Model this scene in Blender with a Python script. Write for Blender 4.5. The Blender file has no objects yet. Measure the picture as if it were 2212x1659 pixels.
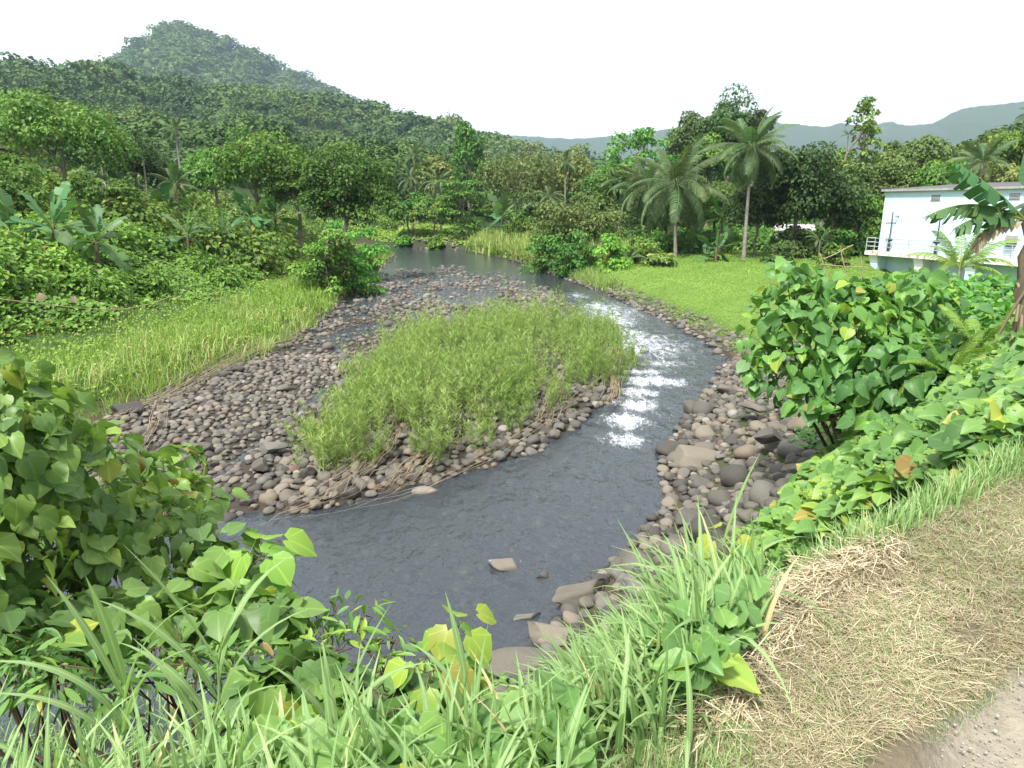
import bpy, bmesh, math, random
import numpy as np
from mathutils import Vector, Matrix
R = math.radians
rng = np.random.default_rng(11); random.seed(11)
sc = bpy.context.scene
COL = sc.collection

# ------------------------------------------------------------------ camera, world, sun, exposure
EYE = 5.6; FPX = 683.0; PITCH = math.atan(178 / 683)
cd = bpy.data.cameras.new('camera'); cam = bpy.data.objects.new('camera', cd); COL.objects.link(cam)
cd.sensor_width = 36.0; cd.lens = 36.0 * FPX / 1024; cd.clip_start = 0.05; cd.clip_end = 12000
cam.location = (0, 0, EYE); cam.rotation_euler = (math.pi / 2 - PITCH, 0, 0)
sc.camera = cam
SUN_EL, SUN_AZ = R(58), R(215)          # azimuth clockwise from +Y: behind the camera, to the left
w = bpy.data.worlds.new('World'); sc.world = w; w.use_nodes = True
nt = w.node_tree; nt.nodes.clear()
out = nt.nodes.new('ShaderNodeOutputWorld'); bg = nt.nodes.new('ShaderNodeBackground')
sky = nt.nodes.new('ShaderNodeTexSky'); sky.sky_type = 'NISHITA'; sky.sun_disc = False
sky.sun_elevation = SUN_EL; sky.sun_rotation = SUN_AZ; sky.air_density = 1.0; sky.dust_density = 3.0
# thick bright cloud over the blue: an almost white overcast with soft patches
tc = nt.nodes.new('ShaderNodeTexCoord'); nz = nt.nodes.new('ShaderNodeTexNoise'); nz.inputs['Scale'].default_value = 2.2
nz.inputs['Detail'].default_value = 5
rp = nt.nodes.new('ShaderNodeValToRGB'); rp.color_ramp.elements[0].position = 0.35; rp.color_ramp.elements[1].position = 0.65
rp.color_ramp.elements[0].color = (13.0, 13.1, 13.6, 1); rp.color_ramp.elements[1].color = (15.0, 15.0, 15.2, 1)
mx = nt.nodes.new('ShaderNodeMix'); mx.data_type = 'RGBA'; mx.inputs[0].default_value = 0.9
nt.links.new(tc.outputs['Generated'], nz.inputs['Vector']); nt.links.new(nz.outputs['Fac'], rp.inputs['Fac'])
nt.links.new(sky.outputs['Color'], mx.inputs[6]); nt.links.new(rp.outputs['Color'], mx.inputs[7])
nt.links.new(mx.outputs[2], bg.inputs['Color']); bg.inputs['Strength'].default_value = 0.058
nt.links.new(bg.outputs[0], out.inputs['Surface'])
sd = bpy.data.lights.new('sun', 'SUN'); sd.energy = 4.6; sd.angle = R(9); sd.color = (1, 0.97, 0.9)
sun = bpy.data.objects.new('sun', sd); COL.objects.link(sun)
sv = Vector((math.sin(SUN_AZ) * math.cos(SUN_EL), math.cos(SUN_AZ) * math.cos(SUN_EL), math.sin(SUN_EL)))
sun.rotation_euler = sv.to_track_quat('Z', 'Y').to_euler(); sun.location = sv * 60
sc.view_settings.view_transform = 'Standard'; sc.view_settings.look = 'None'
sc.view_settings.gamma = 1; sc.view_settings.use_curve_mapping = False
sc.view_settings.exposure = 1.05
cy = sc.cycles
cy.max_bounces = 6; cy.diffuse_bounces = 3; cy.glossy_bounces = 2; cy.transmission_bounces = 3
cy.transparent_max_bounces = 6; cy.volume_bounces = 0; cy.caustics_reflective = False; cy.caustics_refractive = False
cy.use_denoising = True; cy.sample_clamp_indirect = 6

# ------------------------------------------------------------------ pixel helpers (2212 x 1659 view of the photo)
cT, sT = math.cos(PITCH), math.sin(PITCH)
def ray(x, y):
    x = np.asarray(x, float); y = np.asarray(y, float)
    u = (x - 1106) * 1024 / 2212 / FPX; v = (829.5 - y) * 1024 / 2212 / FPX
    return u, cT + v * sT, -sT + v * cT
def at(x, y, z=0.0):
    a, b, c = ray(x, y); t = (z - EYE) / c
    return a * t, b * t
def pt(x, y, D):                       # point seen at pixel (x, y), horizontal distance D
    a, b, c = ray(x, y); t = D / np.hypot(a, b)
    return Vector((float(a * t), float(b * t), float(EYE + c * t)))

# ------------------------------------------------------------------ numpy noise
def hsh(i, j, s):
    n = (i * 374761393 + j * 668265263 + s * 974711) & 0xffffffff
    n = ((n ^ (n >> 13)) * 1274126177) & 0xffffffff
    return ((n ^ (n >> 16)) & 0xffff) / 65535.0
def vnoise(x, y, s=0):
    x = np.asarray(x, float); y = np.asarray(y, float)
    xi = np.floor(x).astype(np.int64); yi = np.floor(y).astype(np.int64)
    fx = x - xi; fy = y - yi; fx = fx * fx * (3 - 2 * fx); fy = fy * fy * (3 - 2 * fy)
    a = hsh(xi, yi, s); b = hsh(xi + 1, yi, s); c = hsh(xi, yi + 1, s); d = hsh(xi + 1, yi + 1, s)
    return (a * (1 - fx) + b * fx) * (1 - fy) + (c * (1 - fx) + d * fx) * fy
def fbm(x, y, s=0, o=4):
    r = 0; a = 0.5; t = 0
    for k in range(o):
        r = r + a * vnoise(x * 2 ** k, y * 2 ** k, s + k * 17); t += a; a *= 0.5
    return r / t
def ss(a, b, x):
    t = np.clip((x - a) / (b - a), 0, 1); return t * t * (3 - 2 * t)
def pdist(x, y, poly, closed=True):
    P = np.array(poly, float); Q = np.roll(P, -1, 0)
    if not closed: P, Q = P[:-1], Q[:-1]
    d = np.full(x.shape, 1e9)
    for (ax, ay), (bx, by) in zip(P, Q):
        ex, ey = bx - ax, by - ay
        t = np.clip(((x - ax) * ex + (y - ay) * ey) / (ex * ex + ey * ey + 1e-12), 0, 1)
        d = np.minimum(d, np.hypot(x - ax - t * ex, y - ay - t * ey))
    return d
def inside(x, y, poly):
    P = np.array(poly, float); Q = np.roll(P, -1, 0); r = np.zeros(x.shape, bool)
    for (ax, ay), (bx, by) in zip(P, Q):
        if ay == by: continue
        r ^= ((ay > y) != (by > y)) & (x < (bx - ax) * (y - ay) / (by - ay) + ax)
    return r
def sdist(x, y, poly):
    d = pdist(x, y, poly); return np.where(inside(x, y, poly), -d, d)

# ------------------------------------------------------------------ plan of the place
RIVER = [(-7, 91.4), (-0.3, 75), (4.5, 53.7), (6.1, 46.2), (7.7, 36), (8.4, 29.5), (8.3, 24.9), (6.6, 21.5), (4.6, 17.5), (3.7, 15),
         (3.2, 12.4), (2.3, 10.9), (1.0, 9.0), (0.2, 7.4), (-2, 6.4), (-5, 5.7), (-10, 5), (-30, 3), (-60, -5), (-60, 12), (-35, 12), (-16, 13),
         (-10.8, 17.3), (-10.3, 21.3), (-9, 25.6), (-9.3, 33.3), (-11.7, 53.5), (-13.6, 79.6), (-16.5, 91), (-28, 97),
         (-50, 104), (-50, 118), (-30, 110), (-16.4, 101), (-9.5, 92.5)]
BAR = [(-14, 13.5), (-8, 11), (-5.63, 11.42), (-3.68, 11.71), (-2.37, 12.66), (-0.95, 13.62), (0.8, 15.03), (3.05, 19.3),
       (4.5, 24.5), (4.6, 27), (4.35, 34.5), (3.3, 45), (1.0, 58), (-6, 68), (-12, 62), (-12, 53), (-9.6, 33), (-9.3, 25), (-10.6, 21), (-11, 17)]
ISLAND = [(-4.6, 25.0), (-4.9, 18), (-4.6, 14.5), (-3.9, 12.9), (-2.9, 13.0), (-1.2, 14.5), (1.1, 17.0), (3.2, 20.4), (4.6, 25), (4.2, 29.5), (1.4, 31), (-2.2, 30), (-4.0, 27)]
SHALLOW = [(-6.3, 13.5), (-6.0, 18), (-5.8, 21), (-5.2, 25), (-4.4, 27.5), (-4.5, 33), (-6, 40), (-6.5, 50)]
CREST = [(-60, -14), (-12, 0.2), (-5, 0.9), (-1.5, 1.35), (0.3, 1.75), (1.0, 2.5), (1.9, 3.2), (3.5, 4.4), (6.4, 8.2), (12, 13), (26, 22), (60, 40)]
ROADP = CREST + [(60, -60), (-60, -60)]
def elev(x, y):
    a, b, c = ray(x, y); return c / np.hypot(a, b)
SKY = {  # wooded skylines of the successive ridges: distance -> pixels along the ridge, canopy allowance
 230: ([(-400, 210), (0, 200), (100, 208), (200, 232), (300, 238), (400, 262), (600, 275), (800, 300), (1000, 335), (1200, 362), (1400, 385), (1700, 385), (1900, 370), (2060, 340), (2150, 280), (2212, 250), (2600, 210)], 7),
 520: ([(-400, 160), (0, 142), (60, 137), (160, 140), (245, 147), (367, 168), (520, 185), (665, 198), (770, 226), (870, 242), (1000, 274), (1100, 302), (1200, 332), (1290, 348), (1400, 370), (1700, 372), (1900, 365), (2212, 330), (2600, 300)], 9),
 1400: ([(-400, 190), (0, 175), (130, 165), (220, 142), (262, 118), (310, 90), (345, 58), (385, 47), (430, 66), (520, 98), (600, 140), (690, 180), (780, 224), (850, 246), (900, 262), (1000, 290), (1100, 318), (1300, 365), (1700, 372), (2212, 360), (2600, 340)], 16),
 3100: ([(-400, 240), (0, 250), (750, 226), (800, 222), (850, 236), (900, 250), (1050, 284), (1100, 289), (1230, 296), (1380, 287), (1480, 268), (1580, 240), (1634, 241), (1683, 262), (1788, 270), (1816, 259), (1840, 266), (1890, 267), (1925, 260), (1946, 267), (2012, 264), (2040, 248), (2078, 230), (2212, 214), (2600, 190)], 4)}
SK = []
for Rk, (pp, can) in SKY.items():
    xs = np.array([p[0] for p in pp], float); ys = np.array([p[1] for p in pp], float)
    a, b, c = ray(xs, ys); az = np.arctan2(a, b)
    SK.append((Rk, az, EYE + Rk * c / np.hypot(a, b) - can))
def far_z(az, r, base):
    rr = [95.0] + [s[0] for s in SK] + [4100.0]
    zz = [base] + [np.interp(az, s[1], s[2]) for s in SK]
    zz.append(zz[-1] * 0.4)
    base = base + 0 * r; z = base.copy()
    for k in range(len(rr) - 1):
        m = (r >= rr[k]); t = np.clip((r - rr[k]) / (rr[k + 1] - rr[k]), 0, 1)
        if k > 0: t = t ** 1.5
        else: t = t ** 1.4
        seg = zz[k] + (zz[k + 1] - zz[k]) * t
        if 0 < k < 4:
            t0_ = np.clip((r - rr[k]) / (rr[k + 1] - rr[k]), 0, 1); seg = seg - np.sin(np.pi * t0_) * (.10 * np.maximum(zz[k], 0) + rr[k] * .10 * (fbm(az * 9, r / (rr[k] * .7), 300 + k, 3) - .24))
        z = np.where(m, seg, z)
    return z
def height(x, y):
    x = np.asarray(x, float); y = np.asarray(y, float)
    r = np.hypot(x, y); az = np.arctan2(x, y)
    d = sdist(x, y, RIVER); di = np.maximum(-d, 0); do = np.maximum(d, 0)
    bar = sdist(x, y, BAR); isl = sdist(x, y, ISLAND)
    bed = -0.5 * ss(0, 1.6, di)
    hb = 0.07 - 0.0055 * np.maximum(y - 24, 0) + (0.26 + .12 * ss(22, 30, y)) * (fbm(x * 0.7, y * 0.5, 3) - 0.5)
    hb = hb - 0.13 * np.exp(-(pdist(x, y, SHALLOW, False) / 0.30) ** 2)
    hb = np.where(isl < 0.4, np.maximum(hb, 0.08 + 0.25 * ss(0.4, -1.6, isl)), hb)
    hb = np.maximum(hb, -.13 + .07 * np.sin(x * .9 + y * .31)); k = ss(0.5, -0.5, bar); zin = bed * (1 - k) + hb * k
    cx = np.interp(y, [8, 20, 50, 80, 91, 101], [-12, -2, -4, -7, -12, -17])
    left = (y > 9) & (x < cx) & (y < 112 + 0 * x)
    mound = ss(6.5, 13, do) * 2.2 * (fbm(x * 0.2, y * 0.2, 8, 3) - .42)
    zl = 0.10 + 0.5 * ss(0, 2.0, do) + mound + .02 * do + 2.1 * ss(5.5, 14, do) + 2.4 * ss(12, 32, do) + 1.2 * ss(30, 60, do)
    zr = 0.08 + 0.85 * ss(0.2, 3.2, do) + 0.012 * do + 0.25 * ss(4, 12, do) * (fbm(x * 0.15, y * 0.15, 5) - 0.4) \
        + 0.9 * ss(80, 100, y) * ss(-2, -12, x)
    zo = np.where(left, zl, zr)
    kb = np.array([31.0, 54.6]); bt = (x - kb[0]) * .352 - (y - kb[1]) * .936; bi = (x - kb[0]) * .936 + (y - kb[1]) * .352
    mk = ss(-4, -.5, bt) * ss(40, 30, bt) * ss(-9, -4, bi) * ss(14, 10, bi); zo = zo * (1 - mk) + .25 * mk
    d2 = pdist(x, y, CREST, False)
    d1 = np.minimum(do, np.maximum(0, 7.0 - d2))
    t = d1 / (d1 + d2 + 1e-6)
    bank = 4.0 * t ** 1.35
    zo = np.maximum(zo, np.where(do > 0, bank, -9))
    z = np.where(d < 0, zin, zo)
    rd = inside(x, y, ROADP)
    zroad = 4.0 - 0.13 * ss(0.62, .82, d2 + 0.15 * (fbm(x * 2, y * 2, 21) - 0.5)) + 0.04 * (fbm(x * 3, y * 3, 22) - 0.5)
    z = np.where(rd, zroad, z)
    zf = far_z(az, r, 2.0 + 4.5 * ss(-8, -30, x))
    zf = zf + np.where(r > 1700, 12.0 * (fbm(x / 26, y / 26, 40, 3) - 0.5), 0)
    kf = ss(100, 135, r) * (y > 20)
    z = z * (1 - kf) + zf * kf
    z = np.where((y <= 20) & (r > 130) & ~rd, np.minimum(z, 6), z)
    return z
# lookup grid for placing things
GX0, GY0, GS = -75.0, -1.0, 0.2
gx = np.arange(GX0, 85, GS); gy = np.arange(GY0, 150, GS)
GXX, GYY = np.meshgrid(gx, gy)
GZ = height(GXX, GYY)
def gz(x, y):
    x = np.asarray(x, float); y = np.asarray(y, float)
    fx = np.clip((x - GX0) / GS, 0, len(gx) - 1.001); fy = np.clip((y - GY0) / GS, 0, len(gy) - 1.001)
    i = fx.astype(int); j = fy.astype(int); a = fx - i; b = fy - j
    return (GZ[j, i] * (1 - a) + GZ[j, i + 1] * a) * (1 - b) + (GZ[j + 1, i] * (1 - a) + GZ[j + 1, i + 1] * a) * b
def hit(px, py, lo=1.2, hi=140):       # where the line of sight meets the ground
    a, b, c = ray(px, py); n = np.hypot(a, b); a, b, c = a / n, b / n, c / n
    ts = np.geomspace(lo, hi, 420)
    res = np.full(np.shape(a), hi, float); done = np.zeros(np.shape(a), bool)
    for t in ts:
        below = (EYE + c * t <= np.maximum(gz(a * t, b * t), 0)) & ~done
        res = np.where(below, t, res); done |= below
    return a * res, b * res, done
def hit_poly(poly, n):                 # n ground points seen inside a pixel polygon
    P = np.array(poly, float); lo = P.min(0); hi = P.max(0); X = []; Y = []; k = 0
    while k < n:
        q = rng.uniform(lo, hi, (n * 2, 2)); m = inside(q[:, 0], q[:, 1], poly); q = q[m]
        x, y, ok = hit(q[:, 0], q[:, 1]); X.append(x[ok]); Y.append(y[ok]); k += ok.sum()
        if ok.sum() == 0: break
    return np.concatenate(X)[:n], np.concatenate(Y)[:n]
def world_poly(poly, n):
    P = np.array(poly, float); lo = P.min(0); hi = P.max(0); L = []; k = 0
    while k < n:
        q = rng.uniform(lo, hi, (n * 2, 2)); q = q[inside(q[:, 0], q[:, 1], poly)]; L.append(q); k += len(q)
    q = np.concatenate(L)[:n]; return q[:, 0], q[:, 1]

# ------------------------------------------------------------------ mesh builder
class MB:
    def __init__(s): s.V = []; s.T = []; s.Q = []; s.C = []; s.U = []; s.n = 0
    def add(s, V, F, c=0.5, uv=None):
        V = np.asarray(V, float); F = np.asarray(F)
        (s.T if F.shape[1] == 3 else s.Q).append(F + s.n)
        s.V.append(V); s.C.append(np.broadcast_to(np.asarray(c, float), (len(V),)).copy())
        s.U.append(np.zeros((len(V), 2)) if uv is None else uv); s.n += len(V); return s
    def scatter(s, tpl, P, M, S, C):
        V, F, U = tpl; P = np.asarray(P, float); N = len(P)
        if N == 0: return s
        S = np.asarray(S, float)
        if S.ndim == 0: S = np.full(N, float(S))
        if S.ndim == 1: S = np.repeat(S[:, None], 3, 1)
        W = np.einsum('nij,nkj->nki', M, V[None] * S[:, None, :]) + P[:, None, :]
        k = len(V); FF = (F[None] + (np.arange(N) * k)[:, None, None]).reshape(-1, F.shape[1])
        C = np.broadcast_to(np.asarray(C, float), (N,))
        return s.add(W.reshape(-1, 3), FF, np.repeat(C, k), np.tile(U, (N, 1)))
    def mesh(s, name, mat, smooth=True):
        me = bpy.data.meshes.new(name)
        V = np.concatenate(s.V); T = np.concatenate(s.T) if s.T else np.zeros((0, 3), int); Q = np.concatenate(s.Q) if s.Q else np.zeros((0, 4), int)
        L = np.concatenate([T.ravel(), Q.ravel()]).astype(np.int32)
        st = np.concatenate([np.arange(len(T)) * 3, len(T) * 3 + np.arange(len(Q)) * 4]).astype(np.int32)
        me.vertices.add(len(V)); me.vertices.foreach_set('co', V.astype(np.float32).ravel())
        me.loops.add(len(L)); me.loops.foreach_set('vertex_index', L)
        me.polygons.add(len(st)); me.polygons.foreach_set('loop_start', st)
        me.polygons.foreach_set('use_smooth', np.full(len(st), smooth))
        a = me.attributes.new('tint', 'FLOAT', 'POINT'); a.data.foreach_set('value', np.concatenate(s.C).astype(np.float32))
        U = np.concatenate(s.U)
        if U.any():
            uv = me.uv_layers.new(name='UVMap'); uv.data.foreach_set('uv', U[L].astype(np.float32).ravel())
        me.update(calc_edges=True); me.materials.append(mat); return me
    def obj(s, name, mat, parent=None, smooth=True):
        return link(name, s.mesh(name, mat, smooth), parent)
def link(name, data, parent=None):
    o = bpy.data.objects.new(name, data); COL.objects.link(o)
    if parent is not None: o.parent = parent
    return o
def tag(o, label=None, cat=None, group=None, kind=None):
    if label: o['label'] = label
    if cat: o['category'] = cat
    if group: o['group'] = group
    if kind: o['kind'] = kind
    return o
def thing(name, loc, label, cat, group=None, rz=0.0):
    o = link(name, None); o.location = loc; o.rotation_euler = (0, 0, rz); o.empty_display_size = 0.3
    return tag(o, label, cat, group)
def copy_tree(root, loc, rz, label, group=None, s=None):
    c = root.copy(); COL.objects.link(c); c.location = loc; c.rotation_euler = (0, 0, rz)
    if s is not None: c.scale = s
    if label: c['label'] = label
    if group: c['group'] = group
    for ch in root.children:
        k = ch.copy(); COL.objects.link(k); k.parent = c
        for g in ch.children:
            q = g.copy(); COL.objects.link(q); q.parent = k
    return c
def unit(v): return v / (np.linalg.norm(v, axis=-1, keepdims=True) + 1e-9)
def frames(n, d):                      # columns x, y, n : y leans along d, z is the normal
    n = unit(n); y = unit(d - (d * n).sum(-1, keepdims=True) * n); x = np.cross(y, n)
    return np.stack([x, y, n], -1)
def rnd_dirs(N):
    return unit(rng.normal(size=(N, 3)))
def tube(path, rad, n=6, cap=True):
    P = np.array([list(p) for p in path], float); rad = np.broadcast_to(np.asarray(rad, float), (len(P),))
    T = unit(np.gradient(P, axis=0)); up = np.array([0, 0, 1.0]) if abs(T[0][2]) < 0.9 else np.array([1.0, 0, 0])
    X = unit(np.cross(np.broadcast_to(up, T.shape), T)); Y = np.cross(T, X)
    a = np.arange(n) * 2 * np.pi / n
    V = P[:, None] + rad[:, None, None] * (np.cos(a)[None, :, None] * X[:, None] + np.sin(a)[None, :, None] * Y[:, None])
    m = len(P); i, j = np.meshgrid(np.arange(m - 1), np.arange(n), indexing='ij')
    F = np.stack([i * n + j, i * n + (j + 1) % n, (i + 1) * n + (j + 1) % n, (i + 1) * n + j], -1).reshape(-1, 4)
    V = V.reshape(-1, 3)
    return V, F
def curve(p0, p1, sag=0.0, n=6, jit=0.0):
    p0 = np.array(list(p0), float); p1 = np.array(list(p1), float); t = np.linspace(0, 1, n)[:, None]
    P = p0 + (p1 - p0) * t; P[:, 2] += (sag * 4 * t * (1 - t))[:, 0]
    if jit: P[1:-1] += rng.normal(0, jit, (n - 2, 3))
    return P
def box(x0, x1, y0, y1, z0, z1):
    V = np.array([(x, y, z) for z in (z0, z1) for x, y in ((x0, y0), (x1, y0), (x1, y1), (x0, y1))], float)
    F = np.array([(0, 3, 2, 1), (4, 5, 6, 7), (0, 1, 5, 4), (1, 2, 6, 5), (2, 3, 7, 6), (3, 0, 4, 7)])
    return V, F

# ------------------------------------------------------------------ templates
def T_leaf2():                         # small folded leaf
    V = np.array([(0, 0, 0), (-.34, .35, .07), (0, 1, -.12), (.34, .35, .07), (0, .45, -.02)], float)
    return V, np.array([(0, 4, 1), (1, 4, 2), (0, 3, 4), (4, 3, 2)]), np.zeros((5, 2))
def T_round():                         # roundish leaf, middle distance
    V = np.array([(0, 0.02, 0), (-.36, -.02, .08), (-.5, .38, .1), (-.24, .8, -.02), (0, 1.05, -.14), (.24, .8, -.02), (.5, .38, .1), (.36, -.02, .08), (0, .45, -.02)], float)
    F = [(8, k, k + 1) for k in range(0, 7)] + [(8, 7, 0)]
    F = np.array([(a, c, b) for a, b, c in F]); return V, F, np.zeros((9, 2))
def T_heart():                         # big round heart leaf with drooping tip and shallow pleats
    cols = np.array([-1, -.55, 0, .55, 1.0]); ys = np.array([-.16, -.03, .16, .38, .60, .79, .94, 1.06])
    wd = np.array([.24, .44, .54, .56, .47, .31, .12, .006]); V = []; U = []
    for r_, (yy, ww) in enumerate(zip(ys, wd)):
        for c_ in cols:
            y2 = yy
            if r_ == 0: y2 = .03 if c_ == 0 else (-.15 if abs(c_) < .9 else -.10)
            if r_ == 1 and c_ == 0: y2 = .08
            x = c_ * ww; z = .22 * abs(x) ** 1.3 - .24 * max(yy, 0) ** 2 + (.022 if r_ % 2 else -.012) * (abs(c_) > .9)
            V.append((x, y2, z)); U.append((x * .5 + .5, (y2 + .2) / 1.3))
    F = [(r_ * 5 + c_, r_ * 5 + c_ + 1, (r_ + 1) * 5 + c_ + 1, (r_ + 1) * 5 + c_) for r_ in range(7) for c_ in range(4)]
    return np.array(V), np.array(F), np.array(U)
def T_lance():
    V = []; U = []
    for yy, ww in ((0, .02), (.25, .13), (.5, .15), (.78, .09), (1, .005)):
        for c_ in (-1, 0, 1): V.append((c_ * ww, yy, .05 * abs(c_) - .25 * yy * yy)); U.append((c_ * .5 + .5, yy))
    F = [(r_ * 3 + c_, r_ * 3 + c_ + 1, r_ * 3 + c_ + 4, r_ * 3 + c_ + 3) for r_ in range(4) for c_ in range(2)]
    return np.array(V), np.array(F), np.array(U)
def T_blade(bend, n=6, wd=.018):       # grass blade of length 1, rises along z and bends over towards +x
    t = np.linspace(0, 1, n + 1); ang = bend * t ** 1.3
    x = np.concatenate([[0], np.cumsum(np.sin((ang[1:] + ang[:-1]) / 2)) / n]); z = np.concatenate([[0], np.cumsum(np.cos((ang[1:] + ang[:-1]) / 2)) / n])
    w_ = wd * np.minimum(1, (1 - t) * 2.2 + .02) * np.minimum(1, .45 + t * 3)
    V = []; U = []
    for k in range(n + 1):
        for c_ in (-1, 0, 1):
            V.append((x[k] - .25 * w_[k] * (1 - abs(c_)), c_ * w_[k], z[k])); U.append((c_ * .5 + .5, t[k]))
    F = [(r_ * 3 + c_, r_ * 3 + c_ + 1, r_ * 3 + c_ + 4, r_ * 3 + c_ + 3) for r_ in range(n) for c_ in range(2)]
    return np.array(V), np.array(F), np.array(U)
def T_thin(bend, n=3, wd=.02):         # two-sided strip blade, one quad wide
    t = np.linspace(0, 1, n + 1); ang = bend * t ** 1.2
    x = np.concatenate([[0], np.cumsum(np.sin(ang[1:])) / n]); z = np.concatenate([[0], np.cumsum(np.cos(ang[1:])) / n])
    w_ = wd * (1 - t) + .002
    V = []
    for k in range(n + 1): V += [(x[k], -w_[k], z[k]), (x[k], w_[k], z[k])]
    F = [(2 * r_, 2 * r_ + 1, 2 * r_ + 3, 2 * r_ + 2) for r_ in range(n)]
    return np.array(V), np.array(F), np.zeros((len(V), 2))
LEAF2, ROUND, HEART, LANCE = T_leaf2(), T_round(), T_heart(), T_lance()
def rotz(N, tilt=0.0):                 # random heading, then a random lean
    a = rng.uniform(0, 2 * np.pi, N); c, s = np.cos(a), np.sin(a); M = np.zeros((N, 3, 3))
    M[:, 0, 0] = c; M[:, 0, 1] = -s; M[:, 1, 0] = s; M[:, 1, 1] = c; M[:, 2, 2] = 1
    if tilt:
        b = rng.normal(0, tilt, N); M2 = np.zeros((N, 3, 3)); M2[:, 1, 1] = 1
        M2[:, 0, 0] = np.cos(b); M2[:, 0, 2] = np.sin(b); M2[:, 2, 0] = -np.sin(b); M2[:, 2, 2] = np.cos(b)
        M = M @ M2
    return M

# ------------------------------------------------------------------ materials
def newmat(name):
    m = bpy.data.materials.new(name); m.use_nodes = True; n = m.node_tree; n.nodes.clear(); return m, n
def N(n, t, **k):
    q = n.nodes.new(t)
    for a, b in k.items(): setattr(q, a, b)
    return q
def ramp(n, stops, fac=None, interp='LINEAR'):
    r_ = N(n, 'ShaderNodeValToRGB'); cr = r_.color_ramp; cr.interpolation = interp
    while len(cr.elements) < len(stops): cr.elements.new(0.5)
    for e, (p, c) in zip(cr.elements, stops): e.position = p; e.color = (*c, 1)
    if fac is not None: n.links.new(fac, r_.inputs['Fac'])
    return r_.outputs['Color']
def math_(n, op, a, b=None):
    q = N(n, 'ShaderNodeMath', operation=op)
    for i, v in enumerate((a, b)):
        if v is None: continue
        if isinstance(v, (int, float)): q.inputs[i].default_value = v
        else: n.links.new(v, q.inputs[i])
    return q.outputs[0]
def mixc(n, f, a, b, mode='MIX'):
    q = N(n, 'ShaderNodeMix', data_type='RGBA', blend_type=mode)
    for s_, v in ((q.inputs[0], f), (q.inputs[6], a), (q.inputs[7], b)):
        if isinstance(v, (int, float)): s_.default_value = v
        elif isinstance(v, tuple): s_.default_value = (*v, 1)
        else: n.links.new(v, s_)
    return q.outputs[2]
def noise(n, scale, detail=3, vec=None, rough=.5):
    q = N(n, 'ShaderNodeTexNoise'); q.inputs['Scale'].default_value = scale; q.inputs['Detail'].default_value = detail; q.inputs['Roughness'].default_value = rough
    if vec is None: vec = N(n, 'ShaderNodeNewGeometry').outputs['Position']
    n.links.new(vec, q.inputs['Vector']); return q.outputs['Fac']
def leafmat(name, stops, trans=0.3, rough=0.5, spec=0.18, veins=None, objvar=0.25, big=0.0):
    m, n = newmat(name)
    at_ = N(n, 'ShaderNodeAttribute', attribute_name='tint')
    c = ramp(n, stops, at_.outputs['Fac'])
    if objvar:
        oi = N(n, 'ShaderNodeObjectInfo'); hs = N(n, 'ShaderNodeHueSaturation')
        hs.inputs['Saturation'].default_value = 1
        n.links.new(math_(n, 'ADD', math_(n, 'MULTIPLY', oi.outputs['Random'], objvar * 2), 1 - objvar), hs.inputs['Value'])
        n.links.new(math_(n, 'ADD', math_(n, 'MULTIPLY', math_(n, 'FRACT', math_(n, 'MULTIPLY', oi.outputs['Random'], 7.31)), 0.05), .475), hs.inputs['Hue'])
        n.links.new(c, hs.inputs['Color']); c = hs.outputs['Color']
    if big:
        c = mixc(n, math_(n, 'MULTIPLY', noise(n, big, 3), 0.9), mixc(n, 1.0, c, (.55, .6, .6), 'MULTIPLY'), mixc(n, 1.0, c, (1.45, 1.35, 1.2), 'MULTIPLY'))
    if veins:
        uv = N(n, 'ShaderNodeUVMap'); sp = N(n, 'ShaderNodeSeparateXYZ'); n.links.new(uv.outputs[0], sp.inputs[0])
        dx = math_(n, 'SUBTRACT', sp.outputs[0], .5)
        if veins == 'palmate':
            an = math_(n, 'ARCTAN2', dx, math_(n, 'SUBTRACT', sp.outputs[1], .10))
            v1 = math_(n, 'POWER', math_(n, 'ABSOLUTE', math_(n, 'COSINE', math_(n, 'MULTIPLY', an, 4.6))), 70.0)
        elif veins == 'banana':
            v1 = math_(n, 'MULTIPLY', math_(n, 'POWER', math_(n, 'ABSOLUTE', math_(n, 'SINE', math_(n, 'MULTIPLY', sp.outputs[1], 90.0))), 3.0), .45)
        else:
            v1 = math_(n, 'LESS_THAN', math_(n, 'ABSOLUTE', dx), .09)
        c = mixc(n, math_(n, 'MULTIPLY', v1, .42), c, mixc(n, 1.0, c, (2.1, 1.8, 1.9), 'MULTIPLY'))
    p = N(n, 'ShaderNodeBsdfPrincipled'); p.inputs['Roughness'].default_value = rough; p.inputs['Specular IOR Level'].default_value = spec
    n.links.new(c, p.inputs['Base Color'])
    o = N(n, 'ShaderNodeOutputMaterial')
    t = N(n, 'ShaderNodeBsdfTranslucent'); n.links.new(mixc(n, 1.0, c, (1.3, 1.4, .75), 'MULTIPLY'), t.inputs['Color'])
    mxs = N(n, 'ShaderNodeMixShader'); mxs.inputs[0].default_value = trans
    n.links.new(p.outputs[0], mxs.inputs[1]); n.links.new(t.outputs[0], mxs.inputs[2]); n.links.new(mxs.outputs[0], o.inputs['Surface'])
    return m
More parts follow.
